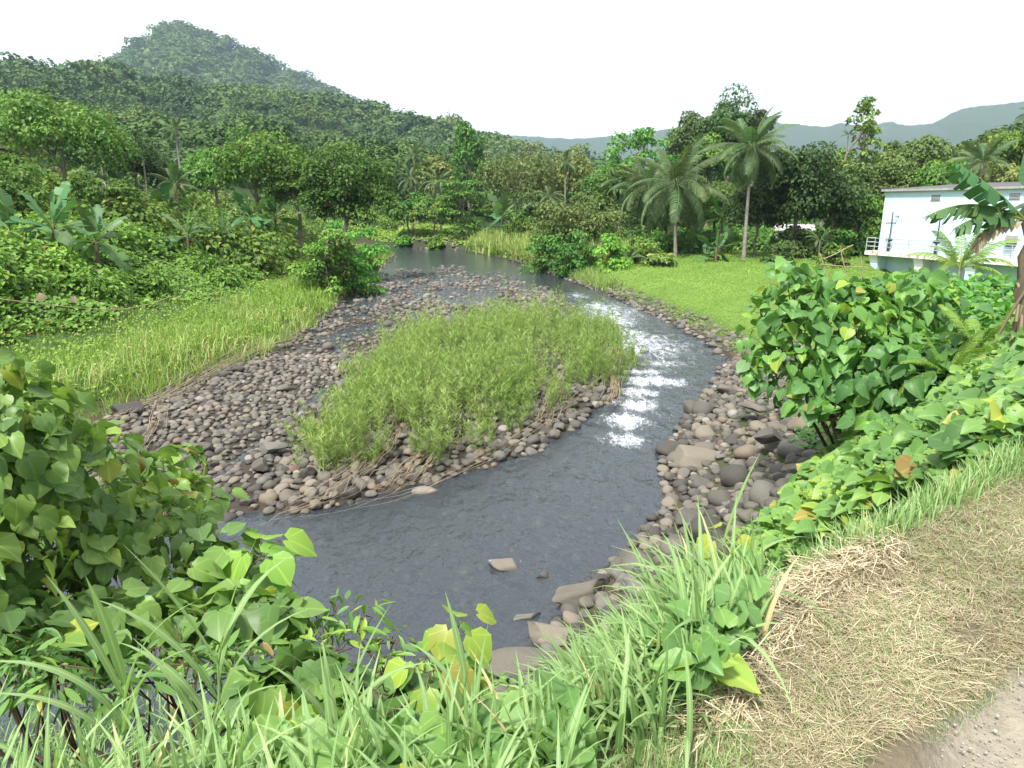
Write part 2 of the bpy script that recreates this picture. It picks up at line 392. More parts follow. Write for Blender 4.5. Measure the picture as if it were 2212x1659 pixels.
def simple(name, c1, c2, scale=8, rough=.8, bump=0.0, spec=.3, metal=0.0, stretch=None):
    m, n = newmat(name); p = N(n, 'ShaderNodeBsdfPrincipled'); o = N(n, 'ShaderNodeOutputMaterial')
    vec = N(n, 'ShaderNodeTexCoord').outputs['Object']
    if stretch:
        mp = N(n, 'ShaderNodeMapping'); mp.inputs['Scale'].default_value = stretch; n.links.new(vec, mp.inputs['Vector']); vec = mp.outputs[0]
    f = noise(n, scale, 5, vec, .6)
    n.links.new(ramp(n, [(.3, c1), (.7, c2)], f), p.inputs['Base Color'])
    p.inputs['Roughness'].default_value = rough; p.inputs['Specular IOR Level'].default_value = spec; p.inputs['Metallic'].default_value = metal
    if bump:
        b = N(n, 'ShaderNodeBump'); b.inputs['Strength'].default_value = bump; b.inputs['Distance'].default_value = .03
        n.links.new(f, b.inputs['Height']); n.links.new(b.outputs[0], p.inputs['Normal'])
    n.links.new(p.outputs[0], o.inputs['Surface']); return m
G = {}
G['tree'] = leafmat('tree leaves', [(0, (.045, .10, .02)), (.5, (.085, .175, .033)), (.85, (.16, .28, .05)), (1, (.25, .21, .07))])
G['olive'] = leafmat('olive leaves', [(0, (.08, .11, .03)), (.5, (.14, .19, .055)), (.85, (.21, .25, .08)), (1, (.30, .23, .08))])
G['dark'] = leafmat('dark leaves', [(0, (.03, .058, .02)), (.5, (.055, .10, .032)), (.9, (.10, .16, .045)), (1, (.16, .16, .05))])
G['vine'] = leafmat('vine leaves', [(0, (.065, .15, .025)), (.45, (.125, .27, .045)), (.85, (.21, .38, .07)), (.97, (.29, .42, .07)), (1, (.32, .19, .07))], rough=.42)
G['forest'] = leafmat('forest canopy', [(0, (.035, .085, .025)), (.5, (.065, .14, .038)), (.9, (.11, .19, .05)), (1, (.15, .2, .07))], big=.012, trans=.15, rough=.6)
G['heart'] = leafmat('hibiscus leaves', [(0, (.065, .145, .045)), (.4, (.115, .235, .065)), (.75, (.18, .33, .065)), (.93, (.28, .37, .055)), (.965, (.28, .26, .06)), (1, (.20, .13, .06))], veins='palmate', rough=.42, spec=.28, trans=.36, objvar=0.05)
G['hearts'] = leafmat('slope leaves', [(0, (.07, .15, .045)), (.4, (.12, .24, .07)), (.75, (.20, .34, .08)), (.93, (.29, .39, .06)), (.97, (.32, .28, .07)), (1, (.22, .14, .06))], veins='palmate', rough=.42, spec=.25, trans=.35, objvar=0)
G['grass'] = leafmat('broad grass', [(0, (.12, .21, .07)), (.5, (.20, .32, .12)), (.85, (.30, .42, .18)), (.95, (.42, .44, .2)), (1, (.5, .4, .22))], veins='mid', rough=.45, spec=.25, trans=.35, objvar=0)
G['lawn'] = leafmat('low grass', [(0, (.11, .20, .035)), (.5, (.19, .31, .055)), (.85, (.29, .41, .08)), (1, (.38, .36, .13))], trans=.3, rough=.6, objvar=0)
G['weed'] = leafmat('weeds', [(0, (.11, .19, .045)), (.5, (.22, .32, .085)), (.85, (.36, .43, .16)), (1, (.40, .33, .15))], trans=.3, rough=.6, objvar=0)
G['palm'] = leafmat('palm leaflets', [(0, (.045, .08, .03)), (.5, (.09, .145, .055)), (.9, (.16, .22, .09)), (1, (.30, .22, .08))], rough=.5, spec=.2, trans=.25)
G['banana'] = leafmat('banana leaves', [(0, (.04, .10, .04)), (.5, (.07, .16, .055)), (.9, (.13, .25, .06)), (1, (.40, .24, .04))], veins='banana', rough=.45, spec=.25, trans=.3)
G['straw'] = leafmat('straw', [(0, (.15, .115, .075)), (.5, (.36, .30, .19)), (1, (.62, .55, .38))], trans=.1, rough=.6, objvar=0)
G['yellow'] = leafmat('yellow palm leaf', [(0, (.25, .24, .05)), (1, (.40, .33, .06))], trans=.3, objvar=0)
G['bark'] = simple('grey bark', (.10, .085, .065), (.25, .21, .165), 5, .9, .5, stretch=(1, 1, .35))
G['palmbark'] = simple('palm bark', (.14, .12, .10), (.33, .30, .26), 9, .9, .4, stretch=(.5, .5, 3))
G['stem'] = simple('brown stems', (.05, .035, .022), (.12, .085, .05), 9, .85, .2)
G['bananastem'] = simple('banana stem', (.07, .055, .04), (.17, .14, .09), 6, .85, .3, stretch=(3, 3, .4))
G['husk'] = simple('coconut husk', (.10, .06, .025), (.22, .15, .06), 6, .8)
G['root'] = simple('dry roots', (.22, .16, .10), (.40, .32, .21), 7, .85)

# ================================================================== THE SETTING
# ground: one sheet round the camera out to the far ridges
def ground_mat():
    m, n = newmat('ground'); p = N(n, 'ShaderNodeBsdfPrincipled'); o = N(n, 'ShaderNodeOutputMaterial')
    a = N(n, 'ShaderNodeAttribute', attribute_name='zone')
    f = noise(n, 1.4, 6, rough=.65); f2 = noise(n, 14, 5, rough=.65); f3 = noise(n, .02, 5, rough=.7)
    c = mixc(n, f2, mixc(n, 1.0, a.outputs['Color'], (.55, .55, .55), 'MULTIPLY'), mixc(n, 1.0, a.outputs['Color'], (1.5, 1.45, 1.4), 'MULTIPLY'))
    c = mixc(n, math_(n, 'MULTIPLY', f, .6), c, mixc(n, 1.0, c, (.6, .62, .6), 'MULTIPLY'))
    n.links.new(c, p.inputs['Base Color']); p.inputs['Roughness'].default_value = .92; p.inputs['Specular IOR Level'].default_value = .15
    b = N(n, 'ShaderNodeBump'); b.inputs['Strength'].default_value = .7; b.inputs['Distance'].default_value = .04
    n.links.new(f2, b.inputs['Height']); n.links.new(b.outputs[0], p.inputs['Normal'])
    n.links.new(p.outputs[0], o.inputs['Surface']); return m
def build_ground():
    fine = np.linspace(R(-51), R(47), 790); rest = np.linspace(R(47), R(309), 110)[1:-1]
    az = np.concatenate([fine, rest]); rr = np.concatenate([[0.02, .3], np.geomspace(.6, 5000, 560)])
    A, RR = np.meshgrid(az, rr); X = RR * np.sin(A); Y = RR * np.cos(A); Z = np.empty_like(X)
    for k in range(0, len(rr), 60): Z[k:k + 60] = height(X[k:k + 60], Y[k:k + 60])
    m, k = X.shape; i, j = np.meshgrid(np.arange(m - 1), np.arange(k), indexing='ij')
    F = np.stack([i * k + j, (i + 1) * k + j, (i + 1) * k + (j + 1) % k, i * k + (j + 1) % k], -1).reshape(-1, 4)[:, ::-1]
    mb = MB(); mb.add(np.stack([X, Y, Z], -1).reshape(-1, 3), F)
    me = mb.mesh('ground', ground_mat())
    x, y = X.ravel(), Y.ravel(); r = np.hypot(x, y)
    col = np.zeros((len(x), 4)); col[:, 3] = 1
    def setc(mask, c):
        mk = np.clip(mask, 0, 1)[:, None]; col[:, :3] = col[:, :3] * (1 - mk) + np.array(c) * mk
    d = sdist(x, y, RIVER); d2 = pdist(x, y, CREST, False); rd = inside(x, y, ROADP)
    setc(np.ones(len(x)), (.045, .075, .022))
    setc(ss(2, 0, d), (.075, .065, .045))
    setc((d < .1) * 1.0, (.050, .042, .034))
    setc(ss(.5, 2, d) * (x > 3) * (y > 20) * (y < 70) * (r < 82), (.12, .20, .04))
    setc(ss(60, 110, r) * (d > 0), (.03, .055, .018))
    setc(ss(1300, 1900, r), (.035, .06, .022))
    setc((rd | (d2 < .5)) * 1.0, (.13, .11, .075))
    setc(rd * ss(.62, .82, d2 + .15 * (fbm(x * 2, y * 2, 21) - .5)), (.26, .235, .19))
    ca = me.attributes.new('zone', 'FLOAT_COLOR', 'POINT'); ca.data.foreach_set('color', col.astype(np.float32).ravel())
    tag(link('ground', me), kind='structure')
build_ground()

# ---- water
FOAM = [(-.2, 10.05, .22, .07, 1.05), (.12, 9.98, .2, .05, 1.0), (5.6, 28, 2.4, 4.2, .72), (5.4, 37, 2.4, 6, .7), (3.6, 19.5, 1.3, 2.4, .62), (4.5, 27.5, 1.3, 2.4, 1.0), (5.4, 30.5, 1.2, 2.0, .8), (5.2, 34, 1.3, 2.5, .9), (4.9, 39, 1.2, 3, .8), (4.2, 44, 1.2, 3, .6), (5.6, 24.5, 1.2, 1.2, .7),
        (4.7, 21.8, 1.3, .9, 1.0), (3.9, 20.5, 1.0, .8, .9), (3.6, 19.0, .8, .8, .9), (3.1, 17.6, .8, 1.0, .95), (2.8, 16.0, .7, .7, .9), (4.6, 23.2, 1.1, .7, .85), (5.6, 22, .8, .6, .6), (-10.5, 88, 3, 1.6, .35), (-9, 79, 4, 2.0, .3), (-6, 66, 5, 2.0, .28), (-4, 57, 4, 2, .22)]
def foam_at(x, y):
    f = np.zeros_like(x)
    for (cx, cy_, sx, sy, a) in FOAM: f = np.maximum(f, a * np.exp(-(((x - cx) / sx) ** 2 + ((y - cy_) / sy) ** 2)))
    return f
def water_mat():
    m, n = newmat('river water'); o = N(n, 'ShaderNodeOutputMaterial')
    g = N(n, 'ShaderNodeNewGeometry'); pos = g.outputs['Position']
    mp = N(n, 'ShaderNodeMapping'); n.links.new(pos, mp.inputs['Vector']); mp.inputs['Scale'].default_value = (1.2, .6, 1); mp.inputs['Rotation'].default_value = (0, 0, R(25))
    n1 = noise(n, 2.2, 4, mp.outputs[0], .55); n2 = noise(n, 9.0, 4, mp.outputs[0], .6)
    b = N(n, 'ShaderNodeBump'); b.inputs['Strength'].default_value = 1.0; b.inputs['Distance'].default_value = .13
    n.links.new(math_(n, 'ADD', n1, math_(n, 'MULTIPLY', n2, .16)), b.inputs['Height'])
    fr = N(n, 'ShaderNodeFresnel'); fr.inputs['IOR'].default_value = 1.40; n.links.new(b.outputs[0], fr.inputs['Normal'])
    gl = N(n, 'ShaderNodeBsdfGlossy'); gl.inputs['Roughness'].default_value = .08; n.links.new(b.outputs[0], gl.inputs['Normal']); gl.inputs['Color'].default_value = (.95, .98, 1, 1)
    tr = N(n, 'ShaderNodeBsdfTransparent'); tr.inputs['Color'].default_value = (.66, .66, .60, 1)
    df = N(n, 'ShaderNodeBsdfDiffuse'); df.inputs['Color'].default_value = (.075, .094, .115, 1)  # blue-grey diffuse puts part of the sky reflection into the water's colour
    s0 = N(n, 'ShaderNodeMixShader'); s0.inputs[0].default_value = .38; n.links.new(tr.outputs[0], s0.inputs[1]); n.links.new(df.outputs[0], s0.inputs[2])
    s1 = N(n, 'ShaderNodeMixShader'); n.links.new(fr.outputs[0], s1.inputs[0]); n.links.new(s0.outputs[0], s1.inputs[1]); n.links.new(gl.outputs[0], s1.inputs[2])
    # white water
    at_ = N(n, 'ShaderNodeAttribute', attribute_name='tint')
    mp2 = N(n, 'ShaderNodeMapping'); n.links.new(pos, mp2.inputs['Vector']); mp2.inputs['Scale'].default_value = (2.6, 1.0, 1); mp2.inputs['Rotation'].default_value = (0, 0, R(-12))
    f1 = math_(n, 'ADD', math_(n, 'MULTIPLY', noise(n, 1.3, 8, mp2.outputs[0], .75), .50), math_(n, 'MULTIPLY', noise(n, 7.5, 6, mp2.outputs[0], .75), .50))
    k = math_(n, 'SUBTRACT', math_(n, 'ADD', f1, math_(n, 'MULTIPLY', at_.outputs['Fac'], .25)), .628)
    k = math_(n, 'MULTIPLY', k, 6.0); q = N(n, 'ShaderNodeClamp'); n.links.new(k, q.inputs[0])
    fo = N(n, 'ShaderNodeBsdfDiffuse'); fo.inputs['Color'].default_value = (.55, .58, .61, 1)
    s2 = N(n, 'ShaderNodeMixShader'); n.links.new(q.outputs[0], s2.inputs[0]); n.links.new(s1.outputs[0], s2.inputs[1]); n.links.new(fo.outputs[0], s2.inputs[2])
    n.links.new(s2.outputs[0], o.inputs['Surface']); return m
def build_water():
    xs = np.concatenate([np.arange(-60, -14, 1.0), np.arange(-14, 12, .12), np.arange(12, 16, 1.0)])
    ys = np.concatenate([np.arange(1.5, 5, .5), np.arange(5, 50, .12), np.arange(50, 122, .6)])
    X, Y = np.meshgrid(xs, ys); f = foam_at(X, Y)
    Z = .012 * (fbm(X * 2.2, Y * 1.6, 60, 2) - .5) + f * (.22 * (fbm(X * 2.6, Y * 1.7, 61, 3) - .45)) * (Y < 50)
    d = sdist(X, Y, RIVER); Z = Z + 0
    m, k = X.shape; i, j = np.meshgrid(np.arange(m - 1), np.arange(k - 1), indexing='ij')
    F = np.stack([i * k + j, i * k + j + 1, (i + 1) * k + j + 1, (i + 1) * k + j], -1).reshape(-1, 4)
    near = (d.ravel()[F[:, 0]] < 2.5); F = F[near]
    mb = MB(); mb.add(np.stack([X, Y, Z], -1).reshape(-1, 3), F, f.ravel())
    tag(mb.obj('river_water', water_mat()), kind='structure')
build_water()

# ================================================================== STONES
def stone_mat():
    m, n = newmat('river stone'); p = N(n, 'ShaderNodeBsdfPrincipled'); o = N(n, 'ShaderNodeOutputMaterial')
    oi = N(n, 'ShaderNodeObjectInfo'); at_ = N(n, 'ShaderNodeAttribute', attribute_name='tint')
    f = math_(n, 'FRACT', math_(n, 'ADD', at_.outputs['Fac'], math_(n, 'MULTIPLY', oi.outputs['Random'], 5.3)))
    c = ramp(n, [(0, (.052, .049, .045)), (.25, (.086, .080, .072)), (.5, (.124, .112, .096)), (.68, (.126, .120, .110)), (.84, (.172, .150, .122)), (.93, (.16, .13, .10)), (.975, (.24, .225, .205)), (1, (.13, .08, .06))], f)
    g = N(n, 'ShaderNodeNewGeometry'); sp = noise(n, 55, 3, g.outputs['Position'], .7); s2 = noise(n, 6, 4, g.outputs['Position'], .6)
    c = mixc(n, sp, mixc(n, 1.0, c, (.62, .62, .62), 'MULTIPLY'), mixc(n, 1.0, c, (1.4, 1.4, 1.38), 'MULTIPLY'))
    c = mixc(n, math_(n, 'MULTIPLY', s2, .5), c, mixc(n, 1.0, c, (.75, .72, .62), 'MULTIPLY'))
    z = N(n, 'ShaderNodeSeparateXYZ'); n.links.new(g.outputs['Position'], z.inputs[0])
    wet = N(n, 'ShaderNodeMapRange'); wet.inputs['From Min'].default_value = .01; wet.inputs['From Max'].default_value = .045; wet.inputs['To Min'].default_value = 1; wet.inputs['To Max'].default_value = 0
    n.links.new(z.outputs[2], wet.inputs['Value'])
    c = mixc(n, wet.outputs[0], c, mixc(n, 1.0, c, (.42, .40, .38), 'MULTIPLY'))
    n.links.new(c, p.inputs['Base Color'])
    n.links.new(math_(n, 'SUBTRACT', .78, math_(n, 'MULTIPLY', wet.outputs[0], .45)), p.inputs['Roughness']); p.inputs['Specular IOR Level'].default_value = .3
    b = N(n, 'ShaderNodeBump'); b.inputs['Strength'].default_value = .35; b.inputs['Distance'].default_value = .012
    n.links.new(sp, b.inputs['Height']); n.links.new(b.outputs[0], p.inputs['Normal'])
    n.links.new(p.outputs[0], o.inputs['Surface']); return m
STONE = stone_mat()
def rock_tpl(sub, seed, angular=0.0, flat=.62, cuts=()):
    bm = bmesh.new(); bmesh.ops.create_icosphere(bm, subdivisions=sub, radius=1)
    V = np.array([v.co[:] for v in bm.verts]); F = np.array([[v.index for v in f.verts] for f in bm.faces]); bm.free()
    r_ = np.random.default_rng(seed)
    k = 9 if angular else 5
    for _ in range(k):                                   # cut by soft planes: worn flats
        d = unit(r_.normal(size=3)); h = r_.uniform(.62, .92) if not angular else r_.uniform(.45, .85)
        s_ = V @ d; over = np.maximum(s_ - h, 0); V = V - (over * (.75 if not angular else .95))[:, None] * d
    for d, h in cuts:
        d = unit(np.array(d, float)); V = V - np.maximum(V @ d - h, 0)[:, None] * d
    nn = V * (1 + .07 * (0 if cuts else 1) * (vnoise(V[:, 0] * 1.7 + seed, V[:, 1] * 1.7 + V[:, 2] * 1.3, seed)[:, None] - .5) * 2)
    if sub > 3: nn = nn * (1 + .05 * (fbm(V[:, 0] * 5 + seed, V[:, 1] * 5 + V[:, 2] * 4, seed, 3)[:, None] - .5) * 2)
    nn = nn * np.array([1, r_.uniform(.68, .95), flat * r_.uniform(.8, 1.25)])
    return nn, F, np.zeros((len(nn), 2))
R_lo = [rock_tpl(2, 30 + k, k % 4 == 0) for k in range(8)]
R_hi = [rock_tpl(3, 30 + k, k % 4 == 0) for k in range(8)]
def rock_frames(Nn):
    n_ = unit(np.stack([rng.normal(0, .22, Nn), rng.normal(0, .22, Nn), np.ones(Nn)], -1)); return frames(n_, rnd_dirs(Nn))
cand = []                               # x, y, radius, zone
def dist_scale(y): return 1
x, y = world_poly(BAR, 7000); keep = rng.uniform(size=7000) < np.clip(1.15 - .014 * (y - 20), .45, 1)
x, y = x[keep], y[keep]; q_ = .065 + .13 * rng.beta(1.1, 3.2, len(x)); q_ = np.where(rng.uniform(size=len(x)) < .012, rng.uniform(.22, .34, len(x)), q_); cand.append((x, y, q_, 'bar'))
x, y = world_poly([(-10, 12), (-4, 11.5), (-1, 14), (-3.2, 12.9), (-4, 16), (-4.2, 26), (-10, 26), (-11, 17)], 4200)
cand.append((x, y, .06 + .11 * rng.beta(1.4, 3, len(x)), 'bar'))
x, y = world_poly([(-5.2, 12), (-2.5, 12.3), (1.6, 15.6), (3.6, 19.5), (5, 25), (3.4, 26), (1, 20.5), (-1, 17), (-3.5, 15.5), (-5.2, 15)], 3000); cand.append((x, y, .07 + .15 * rng.beta(1.3, 3, len(x)), 'bar'))
x, y = world_poly([(-12, 50), (1.5, 50), (-3, 70), (-13, 66)], 520); cand.append((x, y, .14 + .14 * rng.beta(1.5, 3, len(x)), 'shallows'))
x, y = world_poly([(-9, 36), (4, 34), (3, 52), (-11, 52)], 1500); cand.append((x, y, .11 + .15 * rng.beta(1.5, 3, len(x)), 'bar'))
# margins: along the shores
def along(poly, n_, w0, w1, r0, r1, zone):
    P = np.array(poly, float); L = np.hypot(*np.diff(P, axis=0).T); cum = np.concatenate([[0], np.cumsum(L)])
    s_ = rng.uniform(0, cum[-1], n_); i = np.clip(np.searchsorted(cum, s_) - 1, 0, len(L) - 1); f = (s_ - cum[i]) / L[i]
    q = P[i] + (P[i + 1] - P[i]) * f[:, None]; t = unit(P[i + 1] - P[i]); nrm = np.stack([t[:, 1], -t[:, 0]], -1)
    q = q + nrm * rng.uniform(w0, w1, n_)[:, None]
    cand.append((q[:, 0], q[:, 1], r0 + (r1 - r0) * rng.beta(1.5, 3, n_), zone))
along([(-0.3, 75), (4.5, 53.7), (6.1, 46.2), (7.7, 36), (8.4, 29.5), (8.3, 24.9), (6.6, 21.5)], 900, -1.3, .3, .09, .26, 'meadow')
along([(-10.3, 21.3), (-9, 25.6), (-9.3, 33.3), (-11.7, 53.5), (-13.6, 79.6)], 420, -.5, .9, .08, .28, 'leftshore')
along([(-7, 91.4), (-9.5, 92.5), (-16.4, 101)], 260, -.6, 3.0, .15, .34, 'far')
RPILE = [(8.3, 25), (6.6, 21.5), (4.6, 17.5), (3.4, 14.8), (3.0, 12.2), (2.1, 10.6), (.8, 8.9), (1.6, 7.7), (3.0, 8.2), (5.0, 10.2), (6.6, 12.5), (8.6, 16.5), (9.8, 20.5), (10.5, 25)]
x, y = world_poly(RPILE, 5200); q_ = .06 + .15 * rng.beta(1.1, 3.2, len(x)); q_ = np.where(rng.uniform(size=len(x)) < .012, rng.uniform(.22, .36, len(x)), q_); cand.append((x, y, q_, 'pile'))
x, y = world_poly([(.2, 7.4), (1.0, 9), (1.8, 7.6), (1.2, 6.3), (.2, 6.2), (-1.5, 5.6), (-2, 6.2)], 170); cand.append((x, y, .07 + .13 * rng.beta(1.5, 3, len(x)), 'pile'))
X_ = np.concatenate([c[0] for c in cand]); Y_ = np.concatenate([c[1] for c in cand]); RAD = np.concatenate([c[2] for c in cand]); ZN = np.concatenate([[c[3]] * len(c[0]) for c in cand])
# drop stones that crowd a bigger one
order = np.argsort(-RAD); cell = {}; keep = []
for i in order:
    k = (int(X_[i] // .5), int(Y_[i] // .5)); ok = True
    for a in (-1, 0, 1):
        for b in (-1, 0, 1):
            for j in cell.get((k[0] + a, k[1] + b), ()):
                if (X_[i] - X_[j]) ** 2 + (Y_[i] - Y_[j]) ** 2 < (.64 * (RAD[i] + RAD[j])) ** 2: ok = False; break
            if not ok: break
        if not ok: break
    if ok: cell.setdefault(k, []).append(i); keep.append(i)
keep = np.array(keep); X_, Y_, RAD, ZN = X_[keep], Y_[keep], RAD[keep], ZN[keep]
ZG = gz(X_, Y_); lim = np.where(RAD * .55 + ZG > 0.0, True, False); X_, Y_, RAD, ZN, ZG = [q[lim] for q in (X_, Y_, RAD, ZN, ZG)]
D_ = np.hypot(X_, Y_); app = RAD / np.hypot(D_, EYE); vis = (np.abs(X_ / (Y_ * 1.0)) < .80)
isl_in = sdist(X_, Y_, ISLAND) < -1.2
left_hidden = (X_ < -4.3) & (Y_ < 15.5) & (X_ / Y_ < -.40)
score = np.where(vis & ~isl_in & ~left_hidden & ~((ZN == 'pile') & (X_ > 7)), app, 0)
big = np.argsort(-score)[:285]; rest = np.setdiff1d(np.arange(len(X_)), big)
FL = rock_frames(len(X_)); TI = rng.uniform(0, 1, len(X_)); KI = rng.integers(0, 8, len(X_))
TI = np.where((ZN == 'pile') & (rng.uniform(size=len(X_)) < .5), rng.uniform(.3, .9, len(X_)), TI)
mb = MB()
for lod, tp in ((0, R_hi), (1, R_lo)):
    for k in range(8):
        s_ = rest[(KI[rest] == k) & ((D_[rest] > 22) == bool(lod))]
        mb.scatter(tp[k], np.stack([X_[s_], Y_[s_], ZG[s_] + RAD[s_] * .22], -1), FL[s_], RAD[s_], TI[s_])
xb_, yb_ = world_poly([(-9, 5.3), (.5, 7.6), (3.6, 12.8), (4.6, 17), (7.9, 25), (7.9, 31), (5.2, 46), (3.5, 44), (4.6, 26), (3.2, 19), (.8, 14.8), (-2.4, 12.4), (-6, 11), (-9, 11)], 1500)
zb_ = gz(xb_, yb_); rb_ = .08 + .22 * rng.beta(1.2, 3.5, 1500); FB = rock_frames(1500); kb_ = rng.integers(0, 8, 1500); rb_ = np.minimum(rb_, np.maximum(-zb_ - .05, .05))
for k in range(8):
    s_ = kb_ == k; mb.scatter(R_lo[k], np.stack([xb_[s_], yb_[s_], zb_[s_]], -1), FB[s_], rb_[s_], rng.uniform(.3, .97, s_.sum()))
tag(mb.obj('river_stones', STONE), 'thousands of smaller grey and brown river stones heaped over the bars and margins', 'stones', kind='stuff')
def rock_meshes(tpls, nm, tints):
    L = []
    for k, tp in enumerate(tpls):
        for t in tints: b = MB(); b.add(tp[0], tp[1], t); L.append((b.mesh('%s_%d' % (nm, k), STONE), t))
    return L
def col_name(f):
    return 'charcoal grey' if f < .2 else 'dark grey' if f < .4 else 'grey brown' if f < .58 else 'slate grey' if f < .75 else 'tan' if f < .9 else 'rusty brown' if f < .955 else 'pale grey'
def where(i):
    px, py, z_ = X_[i], Y_[i], ZN[i]
    if z_ == 'pile':
        dw = float(-sdist(X_[i:i + 1], Y_[i:i + 1], RIVER)[0]); e = 'at the water edge' if dw > -.7 else 'in the middle' if dw > -2.2 else 'high up'
        return e + (' of the heap past the flat boulder' if py > 14.2 else ' of the heap beside the flat boulder' if py > 12 else ' of the heap nearest the grass' if py > 9.6 else ' of the front rocks below the grass')
    if z_ == 'shallows': return 'in the far shallows'
    if z_ == 'meadow': return 'at the foot of the right grass bank'
    if z_ == 'leftshore': return 'along the left grass bank'
    if z_ == 'far': return 'on the far shore'
    if py > 27: return 'on the cobbles behind the islet'
    if float(sdist(X_[i:i + 1], Y_[i:i + 1], ISLAND)[0]) < 2.3 and px > -4.5: return 'at the front edge of the islet' if px < .5 else 'at the right edge of the islet'
    return ('front rim' if py < 13.5 else 'near part' if py < 16.5 else 'middle' if py < 21 else 'upper part') + ' of left cobbles'
RM = []
for k, tp in enumerate(R_hi): b = MB(); b.add(tp[0], tp[1], 0.0); RM.append(b.mesh('river_stone', STONE))
# a fixed tint per colour comes from the mesh attribute; copies share eight shapes x seven colours
CT = [.06, .27, .48, .68, .84, .93, .98]
SM = {}
STONE2 = STONE.copy(); STONE2.name = 'sorted stone'
for l in list(STONE2.node_tree.links):   # colour from the stone's own attribute only
    if l.from_node.type == 'OBJECT_INFO': STONE2.node_tree.links.remove(l)
for nd in STONE2.node_tree.nodes:
    if nd.type == 'MATH' and nd.operation == 'MULTIPLY' and abs(nd.inputs[1].default_value - 5.3) < 1e-3: nd.inputs[0].default_value = 0
for i in big:
    ci = int(rng.choice(7, p=[.2, .22, .2, .2, .12, .04, .02])); key = (int(KI[i]), ci)
    if key not in SM:
        b = MB(); tp = R_hi[key[0]]; b.add(tp[0], tp[1], CT[ci]); SM[key] = b.mesh('river_stone', STONE2)
    o = link('river_stone', SM[key]); o.location = (X_[i], Y_[i], ZG[i] + RAD[i] * .22)
    o.rotation_euler = Matrix(FL[i].tolist()).to_euler(); o.scale = (RAD[i],) * 3
    cn = col_name(CT[ci]); shp = 'angular' if KI[i] % 4 == 0 else 'flattish' if KI[i] in (1, 6) else 'rounded'
    szn = 'small ' if RAD[i] < .135 else 'big ' if RAD[i] > .185 else 'medium '
    tag(o, szn + shp + ' ' + cn + ' stone ' + where(i), 'stone', szn + shp + ' ' + cn + ' stones ' + where(i))
# the stones one can name
def boulder(name, tpl, px, py, rad, sc3, rz, label, c, dz=.1, tilt=(0, 0)):
    xx, yy = at(px, py, 0.0); b = MB(); b.add(tpl[0], tpl[1], c); o = link(name, b.mesh(name, STONE2))
    z_ = max(float(gz(xx, yy)), -.15); o.location = (float(xx), float(yy), z_ + dz); o.scale = (rad * sc3[0], rad * sc3[1], rad * sc3[2]); o.rotation_euler = (tilt[0], tilt[1], rz)
    tag(o, label, 'boulder'); return o
big1 = rock_tpl(4, 91, 1, .5); big2 = rock_tpl(4, 97, 1, .7); slab = rock_tpl(3, 91, 1, .7, [((.15, -.35, 1), .30), ((-1, .1, .25), .62), ((0, -1, .35), .55), ((1, -.3, .3), .78), ((.3, 1, .3), .6), ((-.7, -.8, .3), .66), ((.7, .7, .5), .6)]); big3 = rock_tpl(4, 103, 1, .6); big4 = rock_tpl(4, 111, 1, .55)
boulder('boulder', slab, 1508, 1010, .74, (1, .85, .8), .3, 'large flat topped pale brown boulder at the right water edge', .84, .12, (-.12, .06))
boulder('boulder', big2, 1092, 1222, .27, (1, .8, 1.0), 2.9, 'bigger of the two lone brown rocks standing in the near water', .80, .14)
boulder('boulder', big3, 1172, 1244, .145, (1, .9, 1.3), 1.0, 'smaller dark rock standing in the near water beside a bigger one', .30, .12)
boulder('boulder', big4, 1140, 1332, .22, (1.1, .7, .6), .2, 'flat slate coloured rock barely above water near the front rocks', .68, .1)
boulder('boulder', big3, 1400, 1038, .13, (1.3, .8, .6), .3, 'small dark rock awash left of the flat topped boulder', .06, .10)
boulder('boulder', big2, 1392, 762, .30, (1.2, .8, .7), .5, 'dark rock in the rapids right of the islet tip', .30, .12)
boulder('boulder', big3, 1384, 790, .24, (1.1, .8, .9), 1.9, 'rounded brown rock in the rapids just off the islet tip', .48, .1)
boulder('boulder', big1, 920, 1060, .30, (1, .7, .8), .3, 'pale grey flat rock at the water edge under the dry roots', .98, .14)
boulder('boulder', big2, 988, 950, .36, (.8, .8, 1.1), .8, 'tall dark brown boulder at the front edge of the islet weeds', .30, .24)
boulder('boulder', big3, 590, 995, .34, (1.1, .8, .8), .1, 'broad slate grey boulder among the cobbles left of the islet', .68, .2)
boulder('boulder', big4, 566, 1035, .30, (1, .9, 1.2), 2.2, 'pitted dark boulder just below the slate grey boulder', .27, .17)
boulder('boulder', big1, 440, 985, .26, (1, .9, 1.2), 1.1, 'dark brown pointed boulder on the left part of the cobbles', .30, .17)
boulder('boulder', big2, 270, 905, .42, (1.2, .8, .9), .1, 'long dark boulder lying under the edge of the left grass bank', .06, .2)
boulder('boulder', big4, 1255, 1300, .42, (1.3, .9, .8), .4, 'mossy brown craggy rock at the near shore below the tall grass', .5, .1)
boulder('boulder', big3, 1200, 1390, .40, (1.3, .8, .7), -.3, 'worn tan slab of rock at the near shore by the water', .82, .05)
boulder('boulder', big1, 1120, 1445, .40, (1.3, .8, .7), .3, 'low brown slab of rock under the front hibiscus leaves', .48, .1)
boulder('boulder', big2, 1650, 1060, .34, (1, .9, .8), .7, 'big dark boulder in the middle of the right bank stones', .27, .42)
boulder('boulder', big1, 1615, 960, .34, (1.2, .8, .8), 2.1, 'flat brown boulder high on the right bank stones', .5, .45)

# white ripple of water behind the lone rock is part of the river (foam attribute)

